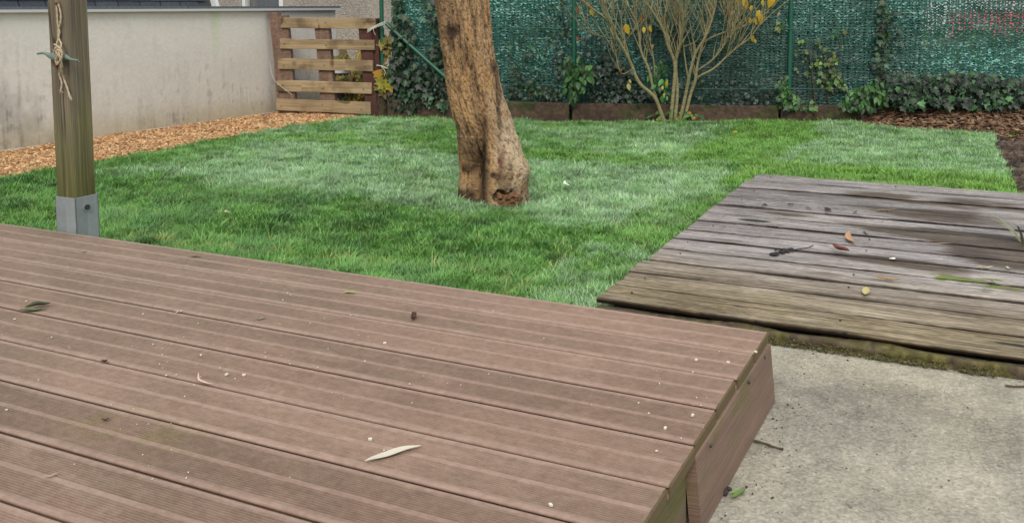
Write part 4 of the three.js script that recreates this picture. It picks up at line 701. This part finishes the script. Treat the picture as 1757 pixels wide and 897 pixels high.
// ---------------------------------------------------------------- old grey wooden deck
{
  const deck = thing('wooden_deck', 'low weathered grey wooden deck with wet boards beside the lawn', 'deck', [0, 0, 0]), r = rng(310);
  const cuts = WCUT, wide = new Set([2, 4, 7, 10]);
  for (let i = 0; i + 1 < cuts.length; i++) {
    const ga = wide.has(i) ? 0.015 : (i === 8 || i === 11 ? 0.0015 : 0.0058), gb = wide.has(i + 1) ? 0.015 : (i + 1 === 8 || i + 1 === 11 ? 0.0015 : 0.0058);
    const z0 = cuts[i] + ga, z1 = cuts[i + 1] - gb, w = z1 - z0, zc = (z0 + z1) / 2, xa = -0.935 + (r() - 0.5) * 0.012, xb = 1.2, cup = (r() - 0.6) * 0.004, lift = (r() - 0.5) * 0.007;
    const prof = roundRect(w, i === 12 ? 0.015 : 0.026, i === 12 ? 0.005 : 0.003, i === 12 ? 4 : 2), more = []; for (let j = 0; j < prof.length; j++) { const a = prof[j], b = prof[(j + 1) % prof.length]; more.push(a); if (Math.hypot(a[0] - b[0], a[1] - b[1]) > 0.05) for (let k = 1; k < 12; k++) more.push([lerp(a[0], b[0], k / 12), lerp(a[1], b[1], k / 12)]); }
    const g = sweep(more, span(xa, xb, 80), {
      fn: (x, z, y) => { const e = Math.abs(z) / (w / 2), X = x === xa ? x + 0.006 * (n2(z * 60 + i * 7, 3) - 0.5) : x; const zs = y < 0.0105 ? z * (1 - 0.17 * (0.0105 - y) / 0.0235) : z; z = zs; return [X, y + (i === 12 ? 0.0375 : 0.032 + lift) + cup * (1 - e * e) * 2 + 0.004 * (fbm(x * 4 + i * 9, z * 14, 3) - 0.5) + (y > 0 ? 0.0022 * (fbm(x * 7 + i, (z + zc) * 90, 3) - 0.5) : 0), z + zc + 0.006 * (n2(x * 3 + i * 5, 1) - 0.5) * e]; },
      uvf: (x, y, z) => [(x - WX0) / (WX1 - WX0), ((y < 0.037 && Math.abs(z - zc) > w / 2 - 0.02 ? (z > zc ? cuts[i + 1] : cuts[i]) : z) - WZ0) / (WZ1 - WZ0)],  // board sides take the joint band, grime and painted gap shade
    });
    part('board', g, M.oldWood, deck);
  }
  for (const x of [-0.86, -0.3, 0.3, 0.95]) part('bearer', box(0.06, 0.03, 2.12, x, 0.002, -3.53), M.palletDark, deck);
  const g = plank(2.12, 0.05, 0.05, 9, 0.006, 0.008); const p = g.attributes.position, uv = g.attributes.uv; for (let i = 0; i < uv.count; i++) uv.setXY(i, (p.getX(i) + 1.06) / 2.12, (p.getZ(i) + p.getY(i)) / 0.09);
  const e = part('edge_timber', g, M.mossStrip, deck); e.position.set(0.14, -0.0005, -2.43); e.userData.label = 'mossy timber edging under the front board';
  for (let k = 0; k < 26; k++) { const z = cuts[k % 13] + 0.05 + r() * 0.03, n = part('nail', new THREE.CylinderGeometry(0.003, 0.003, 0.003, 6), M.steel, deck); n.position.set([-0.86, -0.3, 0.3][k % 3] + (r() - 0.5) * 0.02, 0.0455, z); }
}

// ---------------------------------------------------------------- post in its metal shoe
{
  const px = -2.596, pz = -2.118, s = 0.0825, post = thing('wooden_post', 'square weathered wooden post in a grey metal shoe behind the deck', 'post', [px, 0, pz], 0.03);
  const pr = roundRect(s, s, 0.005, 3), ys = span(0.0, 2.3, 46);
  const g = sweep(pr, ys, { fn: (a, z, y) => [y + 0.001 * (n2(a * 8, z * 90) - 0.5) + 0.0, a, z + 0.001 * (n2(a * 7 + 9, y * 90) - 0.5)] });
  { const p = g.attributes.position, uv = g.attributes.uv; for (let i = 0; i < uv.count; i++) { const x = p.getX(i), z = p.getZ(i); uv.setXY(i, (x - z + 0.2) / 0.4, p.getY(i) - 0.2); } }
  part('timber', g, M.postWood, post);
  const sh = [], o = s / 2 + 0.003, t = 0.003;
  const side = (rot) => { const shp = new THREE.Shape(); shp.moveTo(-o, -0.05); shp.lineTo(o, -0.05); shp.lineTo(o, 0.256); shp.lineTo(-o, 0.256); shp.closePath(); const g = new THREE.ExtrudeGeometry(shp, { depth: t, bevelEnabled: true, bevelThickness: 0.0006, bevelSize: 0.0006, bevelSegments: 1, steps: 1 }); g.translate(0, 0, o - t); g.rotateY(rot); return g; };
  const shoe = part('metal_shoe', mergeGeometries([0, 1, 2, 3].map((k) => side(k * Math.PI / 2))), M.zinc, post);
  const hx = new THREE.CylinderGeometry(0.009, 0.009, 0.007, 6); hx.rotateZ(Math.PI / 2); const b = part('bolt', hx, M.steel, shoe); b.position.set(o + 0.005, 0.222, 0.004);
  const ws = part('washer', new THREE.CylinderGeometry(0.014, 0.014, 0.002, 20).rotateZ(Math.PI / 2), M.zinc, shoe); ws.position.set(o + 0.0017, 0.222, 0.004);
  // cleat and nail on the face towards the deck
  const zf = pz + s / 2, C = (x, y, out) => { const p = onZ(x, y, zf + out); return V(p.x - px, p.y, p.z - pz); };
  const cl = curve([C(64, 92, 0.012), C(74, 91, 0.02), C(86, 96, 0.02), C(98, 98, 0.02), C(110, 98, 0.022), C(119, 102, 0.026), C(132, 104, 0.03)], 24);
  part('cleat', tube(cl, cl.map((_, i) => { const t = i / 24; return 0.0035 + 0.012 * Math.exp(-(((t - 0.5) / 0.2) ** 2)); }), 10), M.cleat, post);
  const rb = part('rusty_plate', new THREE.CylinderGeometry(0.011, 0.013, 0.012, 12).rotateX(Math.PI / 2), M.rust, post); rb.position.copy(C(96, 108, 0.006));
  const nl = part('nail', new THREE.CylinderGeometry(0.004, 0.004, 0.02, 8).rotateX(Math.PI / 2), M.rust, post); nl.position.copy(C(97, 6, 0.006));
  const D = (x, y, out) => onZ(x, y, zf + out);
  const gs = [
    [[95, 5, .01], [97, 22, .008], [98, 40, .008], [101, 55, .009], [98, 70, .012], [94, 80, .02], [96, 90, .038], [102, 100, .04], [104, 118, .03], [108, 134, .012], [114, 150, .01], [120, 170, .012]],
    [[99, 6, .01], [103, 24, .008], [102, 40, .01], [99, 52, .008], [100, 66, .01], [104, 76, .02], [100, 88, .04], [97, 98, .036], [101, 112, .022], [101, 130, .01], [105, 142, .01], [103, 156, .014]],
    [[92, 76, .02], [98, 80, .038], [105, 88, .036], [107, 96, .028], [101, 106, .036], [93, 104, .026], [91, 92, .03], [95, 82, .036], [103, 80, .03]],
    [[95, 92, .03], [99, 86, .044], [105, 92, .04], [102, 104, .044], [96, 110, .03], [94, 98, .034]],
    [[97, 84, .034], [101, 94, .046], [104, 106, .04], [106, 116, .03]],
  ].map((pl) => { const c = curve(pl.map(([x, y, o2]) => D(x, y, o2)), 70); return tube(c, c.map((_, i) => 0.0028 * (1 + 0.22 * Math.sin(i * 1.7))), 7); });
  const tw = thing('twine', 'pale jute twine looped over a nail and knotted round the cleat on the post', 'twine', [0, 0, 0]); part('cord', mergeGeometries(gs), M.twine, tw);
  const fr = []; const r = rng(8); for (const [x, y] of [[120, 169], [103, 155], [104, 82], [100, 90], [120, 165]]) for (let k = 0; k < 4; k++) { const a = D(x, y, 0.02), b = a.clone().add(V((r() - 0.5) * 0.016, -r() * 0.012, (r() - 0.4) * 0.01)); fr.push(tube([a, a.clone().lerp(b, 0.5).add(V(0.001, 0.001, 0)), b], 0.0008, 4)); }
  part('frayed_end', mergeGeometries(fr), M.twine, tw);
}

// ---------------------------------------------------------------- grass
{
  const r = rng(400);
  const blade = (P, N, I, bx, bz, az, len, w, lean, curl) => {
    const o = P.length / 3, sx = Math.cos(az), sz = Math.sin(az), n = 3;
    for (let k = 0; k <= n; k++) { const t = k / n, out = lean * t * len + curl * t * t * len, y = len * t * (1 - 0.35 * (lean + curl) * t), ww = w * (1 - t * t * 0.9) * 0.5; const x = bx + sx * out, z = bz + sz * out; if (k < n) { P.push(x - sz * ww, y, z + sx * ww, x + sz * ww, y, z - sx * ww); } else P.push(x, y, z); }
    for (let k = 0; k < n - 1; k++) { const a = o + k * 2; I.push(a, a + 1, a + 2, a + 1, a + 3, a + 2); }
    I.push(o + 4, o + 5, o + 6);
  };
  const tuft = (nb, rad, upright, seed, len) => { const q = rng(seed), P = [], I = []; for (let i = 0; i < nb; i++) { const a = q() * 6.28, d = rad * Math.sqrt(q()), az = upright ? q() * 6.28 : (q() - 0.5) * 1.9; blade(P, 0, I, Math.cos(a) * d, Math.sin(a) * d, az, len * (0.65 + q() * 0.6), 0.002 + q() * 0.0016, upright ? 0.1 + q() * 0.5 : 0.4 + q() * 0.6, q() * 0.6); } return geoFrom(P, null, I); };
  const kinds = [tuft(11, 0.014, true, 1, 0.036), tuft(11, 0.014, true, 2, 0.033), tuft(11, 0.016, false, 3, 0.042), tuft(11, 0.016, false, 4, 0.038)];
  const GM = phys({ color: 0xffffff, roughness: 0.5, transmission: 0.15, thickness: 0 });
  const GREEN = col(100, 152, 64, 1), DARK = col(74, 130, 52, 1), PALE = col(176, 206, 172, 1), MID = col(132, 174, 108, 1), LIME = col(120, 168, 54, 1), STRAW = col(206, 196, 116, 1);
  const list = [[], [], [], []], tmp = new THREE.Color();
  const trunkHit = (x, z) => Math.hypot((x + 1.937) / 0.155, (z + 3.80) / 0.125) < 1 || Math.hypot(x + 2.588, z + 2.118) < 0.06;
  const N = 200000; let made = 0, tries = 0;
  while (made < N && tries++ < N * 6) {
    const z = -2.075 - 5.5 * r() ** 1.15, x = -4.6 + r() * 4.9;
    const e = 0.03 * (r() - 0.5);
    if (x < lawnLeft(z) + e || z < lawnFar(x) + e || x > lawnRight(z) + e * 0.5 || trunkHit(x, z)) continue;
    // only what the garden shows: the near left corner lies outside the view
    if (x < -2.15 + (z + 2.05) * 0.0 - 0.9 && z > -2.0) continue;
    // turf strips: how pale (dew, with sky sheen put into the colour), how lime, how swept
    const n1 = fbm(x * 2.2 + 5, z * 2.2, 4), nn = fbm(x * 9 + 1, z * 9 + 4, 3), w = (n1 - 0.5) * 0.5;
    let pale = 0, lime = 0, dark = 0, swept = 0;
    const front = sstep(-3.62, -3.38, z + w * 0.9) * sstep(-1.2, -1.3, x + (nn - 0.5) * 0.1);
    if (x < -1.05 && z > -4.9 - w * 0.3 && z < -3.4) pale = 0.95 * (1 - front);
    pale *= sstep(-4.45, -3.75, x + w); dark = front; swept = front * 0.3 + (z < -3.5 ? 0.2 : 0);
    if (z <= -4.9 - w * 0.3 && x < -1.2) { pale = 0.35 + (n1 - 0.5) * 1.3 + 0.25 * sstep(-5.6, -6.4, z); lime = 0.5 * sstep(-5.5, -5.0, z); }
    const strip = sstep(-1.3, -1.2, x + (nn - 0.5) * 0.06);
    if (strip > 0.5 && z > -3.25) { pale = 0.42; swept = 0; dark = 0.15; }
    if (strip > 0.5 && z <= -3.25 && z > -4.62) { pale = sstep(-3.6, -4.2, z) * sstep(-0.98, -1.25, x) * 0.8 + 0.1; swept = 0; lime = 0.25; }
    if (x > -1.5 && z < -5.2) { const t = sstep(-0.98, -0.9, x + w * 0.4); pale = lerp(0.02, 0.78, t); lime = lerp(0.55, 0.1, t); swept = 0; }
    if (x > -1.1 && z > -5.35 + (nn - 0.5) * 0.3 && z < -4.6) { pale = 0.04; lime = 0.95; swept = 0; }
    if (x > -0.9 && z <= -5.3 && z > -5.75 && n1 > 0.5) { pale *= 0.4; lime = 0.6; }
    pale = clamp(pale * 0.95 + ((nn - 0.5) * 1.5 + (fbm(x * 22 + 8, z * 26, 3) - 0.5) * 1.0) * (pale > 0.1 ? 1 : 0.3) + w * 0.6);
    const seam = (Math.abs(z + 2.62 + 0.05 * Math.sin(x * 3)) < 0.02 && x < -1.3) || (Math.abs(x + 1.25) < 0.018 && z > -3.2 && z < -2.3);
    if (seam && r() < 0.6) continue;
    if (front > 0.5 && fbm(x * 7 + 60, z * 11, 4) > 0.68 && r() < 0.75) continue;
    tmp.copy(GREEN).lerp(DARK, dark * clamp(0.3 + (nn - 0.5) * 2.2)).lerp(MID, 0.25 * r()).lerp(LIME, clamp(lime * (0.6 + (nn - 0.5)))).lerp(PALE, pale * (0.3 + 0.58 * r()));
    if (r() < (seam ? 0.5 : 0.02 + 0.05 * sstep(0.6, 0.75, fbm(x * 6 + 90, z * 10, 3)))) tmp.lerp(STRAW, 0.45);
    tmp.multiplyScalar((0.72 + r() * 0.5) * (0.5 + 1.0 * fbm(x * 13 + 3, z * 17 + 50, 3)));
    const sw = r() < swept, k = (sw ? 2 : 0) + (r() < 0.5 ? 0 : 1);
    const edgy = clamp(Math.min(z + 0 < -2.15 ? 1 : 0.75, 1));
    const s = (0.6 + r() * 0.5 + (lime > 0.7 ? 0.2 : 0)) * (0.8 + 0.45 * fbm(x * 3.3, z * 3.3 + 30, 3)) * (sw ? 0.95 : 1) * edgy * (0.5 + 1.0 * fbm(x * 11 + 33, z * 14, 3)), flow = 0.4 + (fbm(x * 1.6, z * 1.6 + 70, 3) - 0.5) * 7;
    list[k].push([x, z, s, sw ? flow + (r() - 0.5) * 1.0 : r() * 6.28, tmp.clone()]); made++;
  }
  const geoAll = list.map((l, k) => {
    const m = new THREE.InstancedMesh(kinds[k], GM, l.length), mt = new THREE.Matrix4(), q = new THREE.Quaternion(), qt = new THREE.Quaternion(), et = new THREE.Euler(), up = V(0, 1, 0);
    l.forEach(([x, z, s, a, c], i) => { m.setMatrixAt(i, mt.compose(V(x, lawnH(x, z) - 0.003, z), q.setFromAxisAngle(up, a).premultiply(qt.setFromEuler(et.set(((i * 7907) % 101 / 101 - 0.5) * 0.8, 0, ((i * 6131) % 103 / 103 - 0.5) * 0.8))), V(s, s * (0.85 + 0.3 * ((i * 7919) % 97) / 97), s))); m.setColorAt(i, c); });
    m.castShadow = m.receiveShadow = true; m.userData.kind = 'stuff'; return m;
  });
  const lab = ['short upright green grass of the laid turf lawn', 'pale and green upright grass blades over the turf lawn', 'grass combed flat in swept patches of the turf lawn', 'longer combed grass blades over the turf lawn'];
  geoAll.forEach((m, k) => { m.name = numbered('grass'); scene.add(m); tag(m, lab[k], 'grass'); });
  // long blades at the right edge of the grey deck
  const t0 = onY(1752, 415, 0.05), gt = thing('grass_tuft', 'grey green tuft of long blades growing through the wooden deck at right', 'grass tuft', [t0.x + 0.01, 0.03, t0.z - 0.01]);
  const q = rng(9); for (let i = 0; i < 9; i++) { const P = [], I = []; blade(P, 0, I, 0, 0, q() * 6.28, 0.12 + q() * 0.08, 0.009, 0.2 + q() * 0.5, 0.3 + q() * 0.5); part('blade', geoFrom(P, null, I), std({ color: col(126 + q() * 40, 132 + q() * 30, 96 + q() * 30) }), gt); }
}

// ---------------------------------------------------------------- fallen leaves, twigs and crumbs
{
  const DT = 0.151, WT = 0.0475, r = rng(500);
  // a curled leaf of length len along local x with width w
  const leafGeo = (len, w, bend, curl, seed) => {
    const P = [], I = [], n = 12, m = 4, q = rng(seed), ph = q() * 6;
    for (let i = 0; i <= n; i++) { const t = i / n, hw = w / 2 * Math.pow(Math.sin(Math.PI * clamp(t * 0.96 + 0.02)), 0.8), side = bend * Math.sin(t * Math.PI) * len; for (let j = 0; j <= m; j++) { const s = j / m * 2 - 1; P.push((t - 0.5) * len, 0.0015 + curl * (s * s * hw * 1.3 + (t - 0.5) ** 2 * len * 0.5) + 0.001 * Math.sin(t * 9 + ph), s * hw + side); } }
    for (let i = 0; i < n; i++) for (let j = 0; j < m; j++) { const a = i * (m + 1) + j; I.push(a, a + 1, a + m + 1, a + 1, a + m + 2, a + m + 1); }
    return geoFrom(P, null, I);
  };
  // from one end (px, py) to the other on the plane y
  function fallen(name, label, a, b, y, w, c, bend = 0.05, curl = 0.25, cat = 'leaf') {
    const p = onY(a[0], a[1], y), q = onY(b[0], b[1], y), d = q.clone().sub(p), m = part(name, leafGeo(d.length(), w, bend, curl, Math.round(a[0])), std({ color: c, roughness: 0.7 }));
    m.position.copy(p.add(q).multiplyScalar(0.5)); m.rotation.y = Math.atan2(-d.z, d.x); return tag(m, label, cat);
  }
  fallen('fallen_leaf', 'pale silvery grey narrow leaf lying near the front of the brown deck', [626, 797], [722, 769], DT, 0.017, col(206, 200, 184, 0.8), -0.07, 0.3);
  fallen('fallen_leaf', 'dark green curled leaf on the left of the brown deck, upper one of two', [42, 530], [86, 523], DT + 0.004, 0.022, col(66, 74, 44), -0.12, 0.5);
  fallen('fallen_leaf', 'green leaf under the darker curled leaf on the left of the brown deck', [30, 534], [78, 531], DT, 0.016, col(104, 120, 76), 0.1, 0.4);
  fallen('fallen_leaf', 'thin pale curved leaf sliver across a board gap of the brown deck', [340, 645], [366, 663], DT, 0.006, col(216, 190, 176, 0.8), 0.16, 0.6);
  fallen('fallen_leaf', 'small pale green leaf on the first board gap of the brown deck', [589, 502], [612, 503], DT, 0.014, col(160, 176, 100), 0, 0.2);
  fallen('fallen_leaf', 'little grey green leaf on the far board of the brown deck', [324, 440], [344, 441], DT, 0.012, col(120, 128, 84), 0, 0.3);
  fallen('fallen_leaf', 'tiny faded leaf near the middle of the brown deck, left of the bud scale', [436, 549], [456, 546], DT, 0.008, col(150, 146, 116), 0.1, 0.3);
  fallen('fallen_leaf', 'thin pale straw bit on the near left board of the brown deck', [74, 820], [99, 815], DT, 0.004, col(186, 172, 140), 0, 0.3);
  fallen('bud_scale', 'small dark reddish curled bud scale standing on the brown deck', [705, 553], [708, 541], DT, 0.012, col(104, 66, 50), 0.1, 1.2, 'bud scale');
  fallen('bud_scale', 'small dark curled bit lying on the board left of the mossy spot', [172, 724], [187, 721], DT, 0.008, col(130, 112, 96), 0.05, 1.0, 'bud scale');
  fallen('bud_scale', 'tiny dark bit beside the gap on the left boards of the brown deck', [172, 622], [184, 622], DT, 0.008, col(84, 62, 50), 0.05, 0.8, 'bud scale');
  fallen('fallen_leaf', 'whitish dry leaf bit on the third gap of the brown deck', [300, 538], [312, 534], DT, 0.006, col(206, 204, 184), 0.1, 0.5);
  fallen('bud_scale', 'pale bit on the far gap of the brown deck near the post', [138, 433], [148, 432], DT, 0.008, col(190, 170, 150), 0.1, 0.6, 'bud scale');
  // on the grey deck
  fallen('fallen_leaf', 'rust brown curled leaf on the dark gap of the grey deck', [1429, 424], [1458, 434], WT + 0.003, 0.026, col(126, 66, 40), 0.05, 0.6);
  fallen('fallen_leaf', 'tan leaf lying across the board above the rust brown leaf', [1458, 400], [1470, 420], WT, 0.022, col(206, 160, 122), 0.08, 0.3);
  fallen('fallen_leaf', 'small cream oval leaf alone on a front board of the grey deck', [1485, 508], [1488, 494], WT, 0.02, col(210, 196, 132), 0, 0.25);
  fallen('fallen_leaf', 'thin straw coloured leaf on the dark soaked boards of the grey deck', [1588, 418], [1636, 420], WT, 0.007, col(206, 180, 136), -0.05, 0.3);
  fallen('fallen_leaf', 'orange brown dry strip of leaf near the middle right of the grey deck', [1497, 476], [1548, 483], WT, 0.016, col(182, 138, 78), 0.03, 0.4);
  fallen('fallen_leaf', 'pale straw leaf on the far soaked boards of the grey deck', [1500, 362], [1542, 360], WT, 0.008, col(190, 160, 122), -0.04, 0.3);
  fallen('fallen_leaf', 'long pale leaf on the patch of moss at the right of the grey deck', [1675, 460], [1706, 459], WT, 0.008, col(220, 214, 160), 0.04, 0.4);
  fallen('fallen_leaf', 'short pale leaf at the right end of the moss patch on the grey deck', [1727, 458], [1738, 463], WT, 0.008, col(214, 206, 160), 0.1, 0.4);
  fallen('fallen_leaf', 'grey green leaf on the bare right boards of the grey deck', [1682, 498], [1708, 495], WT, 0.011, col(140, 156, 112), 0.02, 0.3);
  fallen('fallen_leaf', 'little upturned leaf just above the grey green one on the grey deck', [1700, 482], [1710, 488], WT, 0.01, col(150, 160, 116), 0.1, 0.6);
  fallen('white_petal', 'white petal on the wet middle of the grey deck', [1527, 446], [1539, 445], WT, 0.014, col(236, 234, 220, 0.9), 0, 0.4, 'petal');
  fallen('fallen_leaf', 'dark leaf fleck on the far wet boards, first from the left', [1307, 352], [1318, 353], WT, 0.018, col(44, 38, 36), 0.05, 0.4);
  fallen('fallen_leaf', 'dark leaf fleck on the far wet boards, right of the first one', [1352, 352], [1363, 351], WT, 0.016, col(50, 42, 38), 0.05, 0.4);
  fallen('fallen_leaf', 'dark rounded leaf fleck on the far wet boards beside a board gap', [1417, 358], [1426, 363], WT, 0.022, col(44, 38, 34), 0.05, 0.4);
  fallen('twig', 'tiny dark twig lying askew on the far wet boards', [1384, 355], [1394, 360], WT, 0.006, col(54, 46, 42), 0.1, 0.4, 'twig');
  fallen('twig', 'dark slanting sliver near the soaked patch of the far wet boards', [1462, 366], [1472, 363], WT, 0.008, col(54, 46, 42), 0.1, 0.4, 'twig');
  fallen('twig', 'thin dark sliver on the second wide board of the grey deck at left', [1232, 392], [1249, 390], WT, 0.005, col(92, 80, 74), -0.1, 0.4, 'twig');
  fallen('twig', 'dark slanting twig above the tan leaf on the grey deck', [1482, 398], [1492, 403], WT, 0.008, col(52, 46, 46), 0.1, 0.4, 'twig');
  { const gs = []; for (const [x, y, s] of [[1328, 437, 1.4], [1334, 435, .8], [1343, 434, 1], [1348, 431, 1.3], [1352, 432, .9], [1358, 429, 1], [1346, 428, .6], [1338, 431, .5], [1332, 430, .5], [1361, 431, .5]]) { const p = onY(x, y, WT), g = new THREE.IcosahedronGeometry(0.0085 * s, 1), a = g.attributes.position; for (let i = 0; i < a.count; i++) { const k = 0.7 + 0.6 * n2(a.getX(i) * 300 + x, a.getY(i) * 300 + a.getZ(i) * 170); a.setXYZ(i, a.getX(i) * k * 1.3, a.getY(i) * k * 0.6, a.getZ(i) * k); } g.computeVertexNormals(); g.translate(p.x, p.y + 0.002, p.z); gs.push(g); }
    gs.forEach((g) => g.deleteAttribute('uv')); const tw = tube(curve([[1358, 429], [1372, 427], [1386, 425], [1396, 421]].map(([x, y]) => onY(x, y, WT + 0.002)), 12), 0.0018, 5); tw.deleteAttribute('uv'); gs.push(tw.toNonIndexed());
    tag(part('dark_crumbs', mergeGeometries(gs.map((g) => g.index ? g.toNonIndexed() : g)), std({ color: col(34, 30, 32), roughness: 0.7 })), 'little heap of black crumbs with a thin stalk on the grey deck', 'dirt').userData.kind = 'stuff'; }
  // on the concrete
  { const c = curve([[1294, 756], [1310, 760], [1326, 766], [1344, 771]].map(([x, y], i) => onY(x, y, 0.004 + 0.001 * i)), 14); tag(part('twig', tube(c, c.map((_, i) => 0.0024 + 0.0006 * Math.sin(i)), 6), M.vine), 'dark twig on the concrete beside the fascia of the brown deck', 'twig'); }
  { const c = curve([[1726, 661], [1740, 663], [1757, 663], [1790, 666]].map(([x, y]) => onY(x, y, 0.004)), 10); tag(part('twig', tube(c, 0.0024, 6), M.vine), 'thin dark twig on the concrete at the right edge', 'twig'); }
  fallen('fallen_leaf', 'narrow green leaf on the concrete near the deck fascia', [1256, 856], [1279, 840], 0.003, 0.011, col(112, 146, 70), 0.04, 0.4);
  fallen('fallen_leaf', 'paler green leaf lying close beside the first on the concrete', [1252, 850], [1270, 843], 0.003, 0.008, col(140, 170, 96), -0.04, 0.4);
  fallen('fallen_leaf', 'green leaf on the mossy edge between grey deck and concrete', [1620, 608], [1644, 602], 0.014, 0.013, col(96, 140, 80), 0.03, 0.4);
  fallen('fallen_leaf', 'second thinner green leaf on the mossy edge, left of the other', [1570, 597], [1592, 599], 0.014, 0.008, col(120, 150, 90), 0.03, 0.4);
  for (const [x, y, s, c, l] of [[1233, 851, 7, col(200, 198, 186), 'pale pebble on the concrete beside the narrow green leaf'], [1241, 848, 9, col(64, 52, 54), 'dark lump on the concrete between pale pebble and green leaf'], [1251, 842, 5, col(70, 56, 56), 'small dark lump on the concrete above the green leaf']]) {
    const p = onY(x, y, 0), g = new THREE.IcosahedronGeometry(s * 0.00095, 2), a = g.attributes.position; for (let i = 0; i < a.count; i++) { const k = 0.75 + 0.5 * n2(a.getX(i) * 240 + x, a.getY(i) * 240 + a.getZ(i) * 130); a.setXYZ(i, a.getX(i) * k * 1.2, a.getY(i) * k * 0.7, a.getZ(i) * k); } g.computeVertexNormals();
    const m = part('pebble', g, std({ color: c, roughness: 0.9 })); m.position.set(p.x, 0.004, p.z); tag(m, l, 'pebble');
  }
  // leaves on the lawn
  fallen('fallen_leaf', 'small white leaf lying on the lawn right of the tree trunk', [970, 312], [978, 320], 0.035, 0.016, col(226, 232, 214, 0.9), 0.1, 0.3);
  fallen('fallen_leaf', 'small pale leaf in the dark green grass behind the brown deck', [386, 362], [394, 366], 0.035, 0.014, col(206, 210, 150), 0.1, 0.3);
  fallen('fallen_leaf', 'yellow leaf on the grass right of the bare shrub', [1256, 226], [1266, 228], 0.03, 0.03, col(226, 196, 50), 0.1, 0.3);
  fallen('fallen_leaf', 'pale yellow leaf on the grass in front of the bare shrub', [1188, 231], [1196, 232], 0.03, 0.024, col(226, 220, 150), 0.1, 0.3);
  // white crumbs over the boards
  const gs = []; const spots = [[330, 620, 60, 50, 16], [960, 640, 300, 60, 20], [1200, 650, 80, 60, 12], [560, 600, 300, 90, 40], [250, 560, 250, 120, 46], [400, 780, 300, 90, 16], [150, 720, 150, 80, 14], [1150, 740, 60, 60, 8], [700, 560, 300, 60, 14]];
  for (const [x, y, rx, ry, n] of spots) for (let i = 0; i < n * 0.55; i++) { const p = onY(x + (r() - 0.5) * 2 * rx, y + (r() - 0.5) * 2 * ry, DT); if (p.x > -0.4 || p.z < -2.05) continue; const s = 0.001 + r() * r() * 0.0022, g = box(s * (1 + r()), s * 0.6, s); g.rotateY(r() * 6); g.translate(p.x, p.y + s * 0.2, p.z); gs.push(g); }
  for (const [x, y] of [[388, 643], [418, 644], [660, 589], [945, 867], [1142, 735], [1189, 713], [1297, 604], [1195, 618], [1250, 622], [635, 754]]) { const p = onY(x, y, DT), g = box(0.006, 0.003, 0.004); g.rotateY(x); g.translate(p.x, p.y + 0.001, p.z); gs.push(g); }
  tag(part('crumbs', mergeGeometries(gs), std({ color: col(226, 220, 204, 0.85), roughness: 0.9 })), 'tiny white crumbs scattered over the boards of the brown deck', 'crumbs').userData.kind = 'stuff';
}

renderer.render(scene, camera);
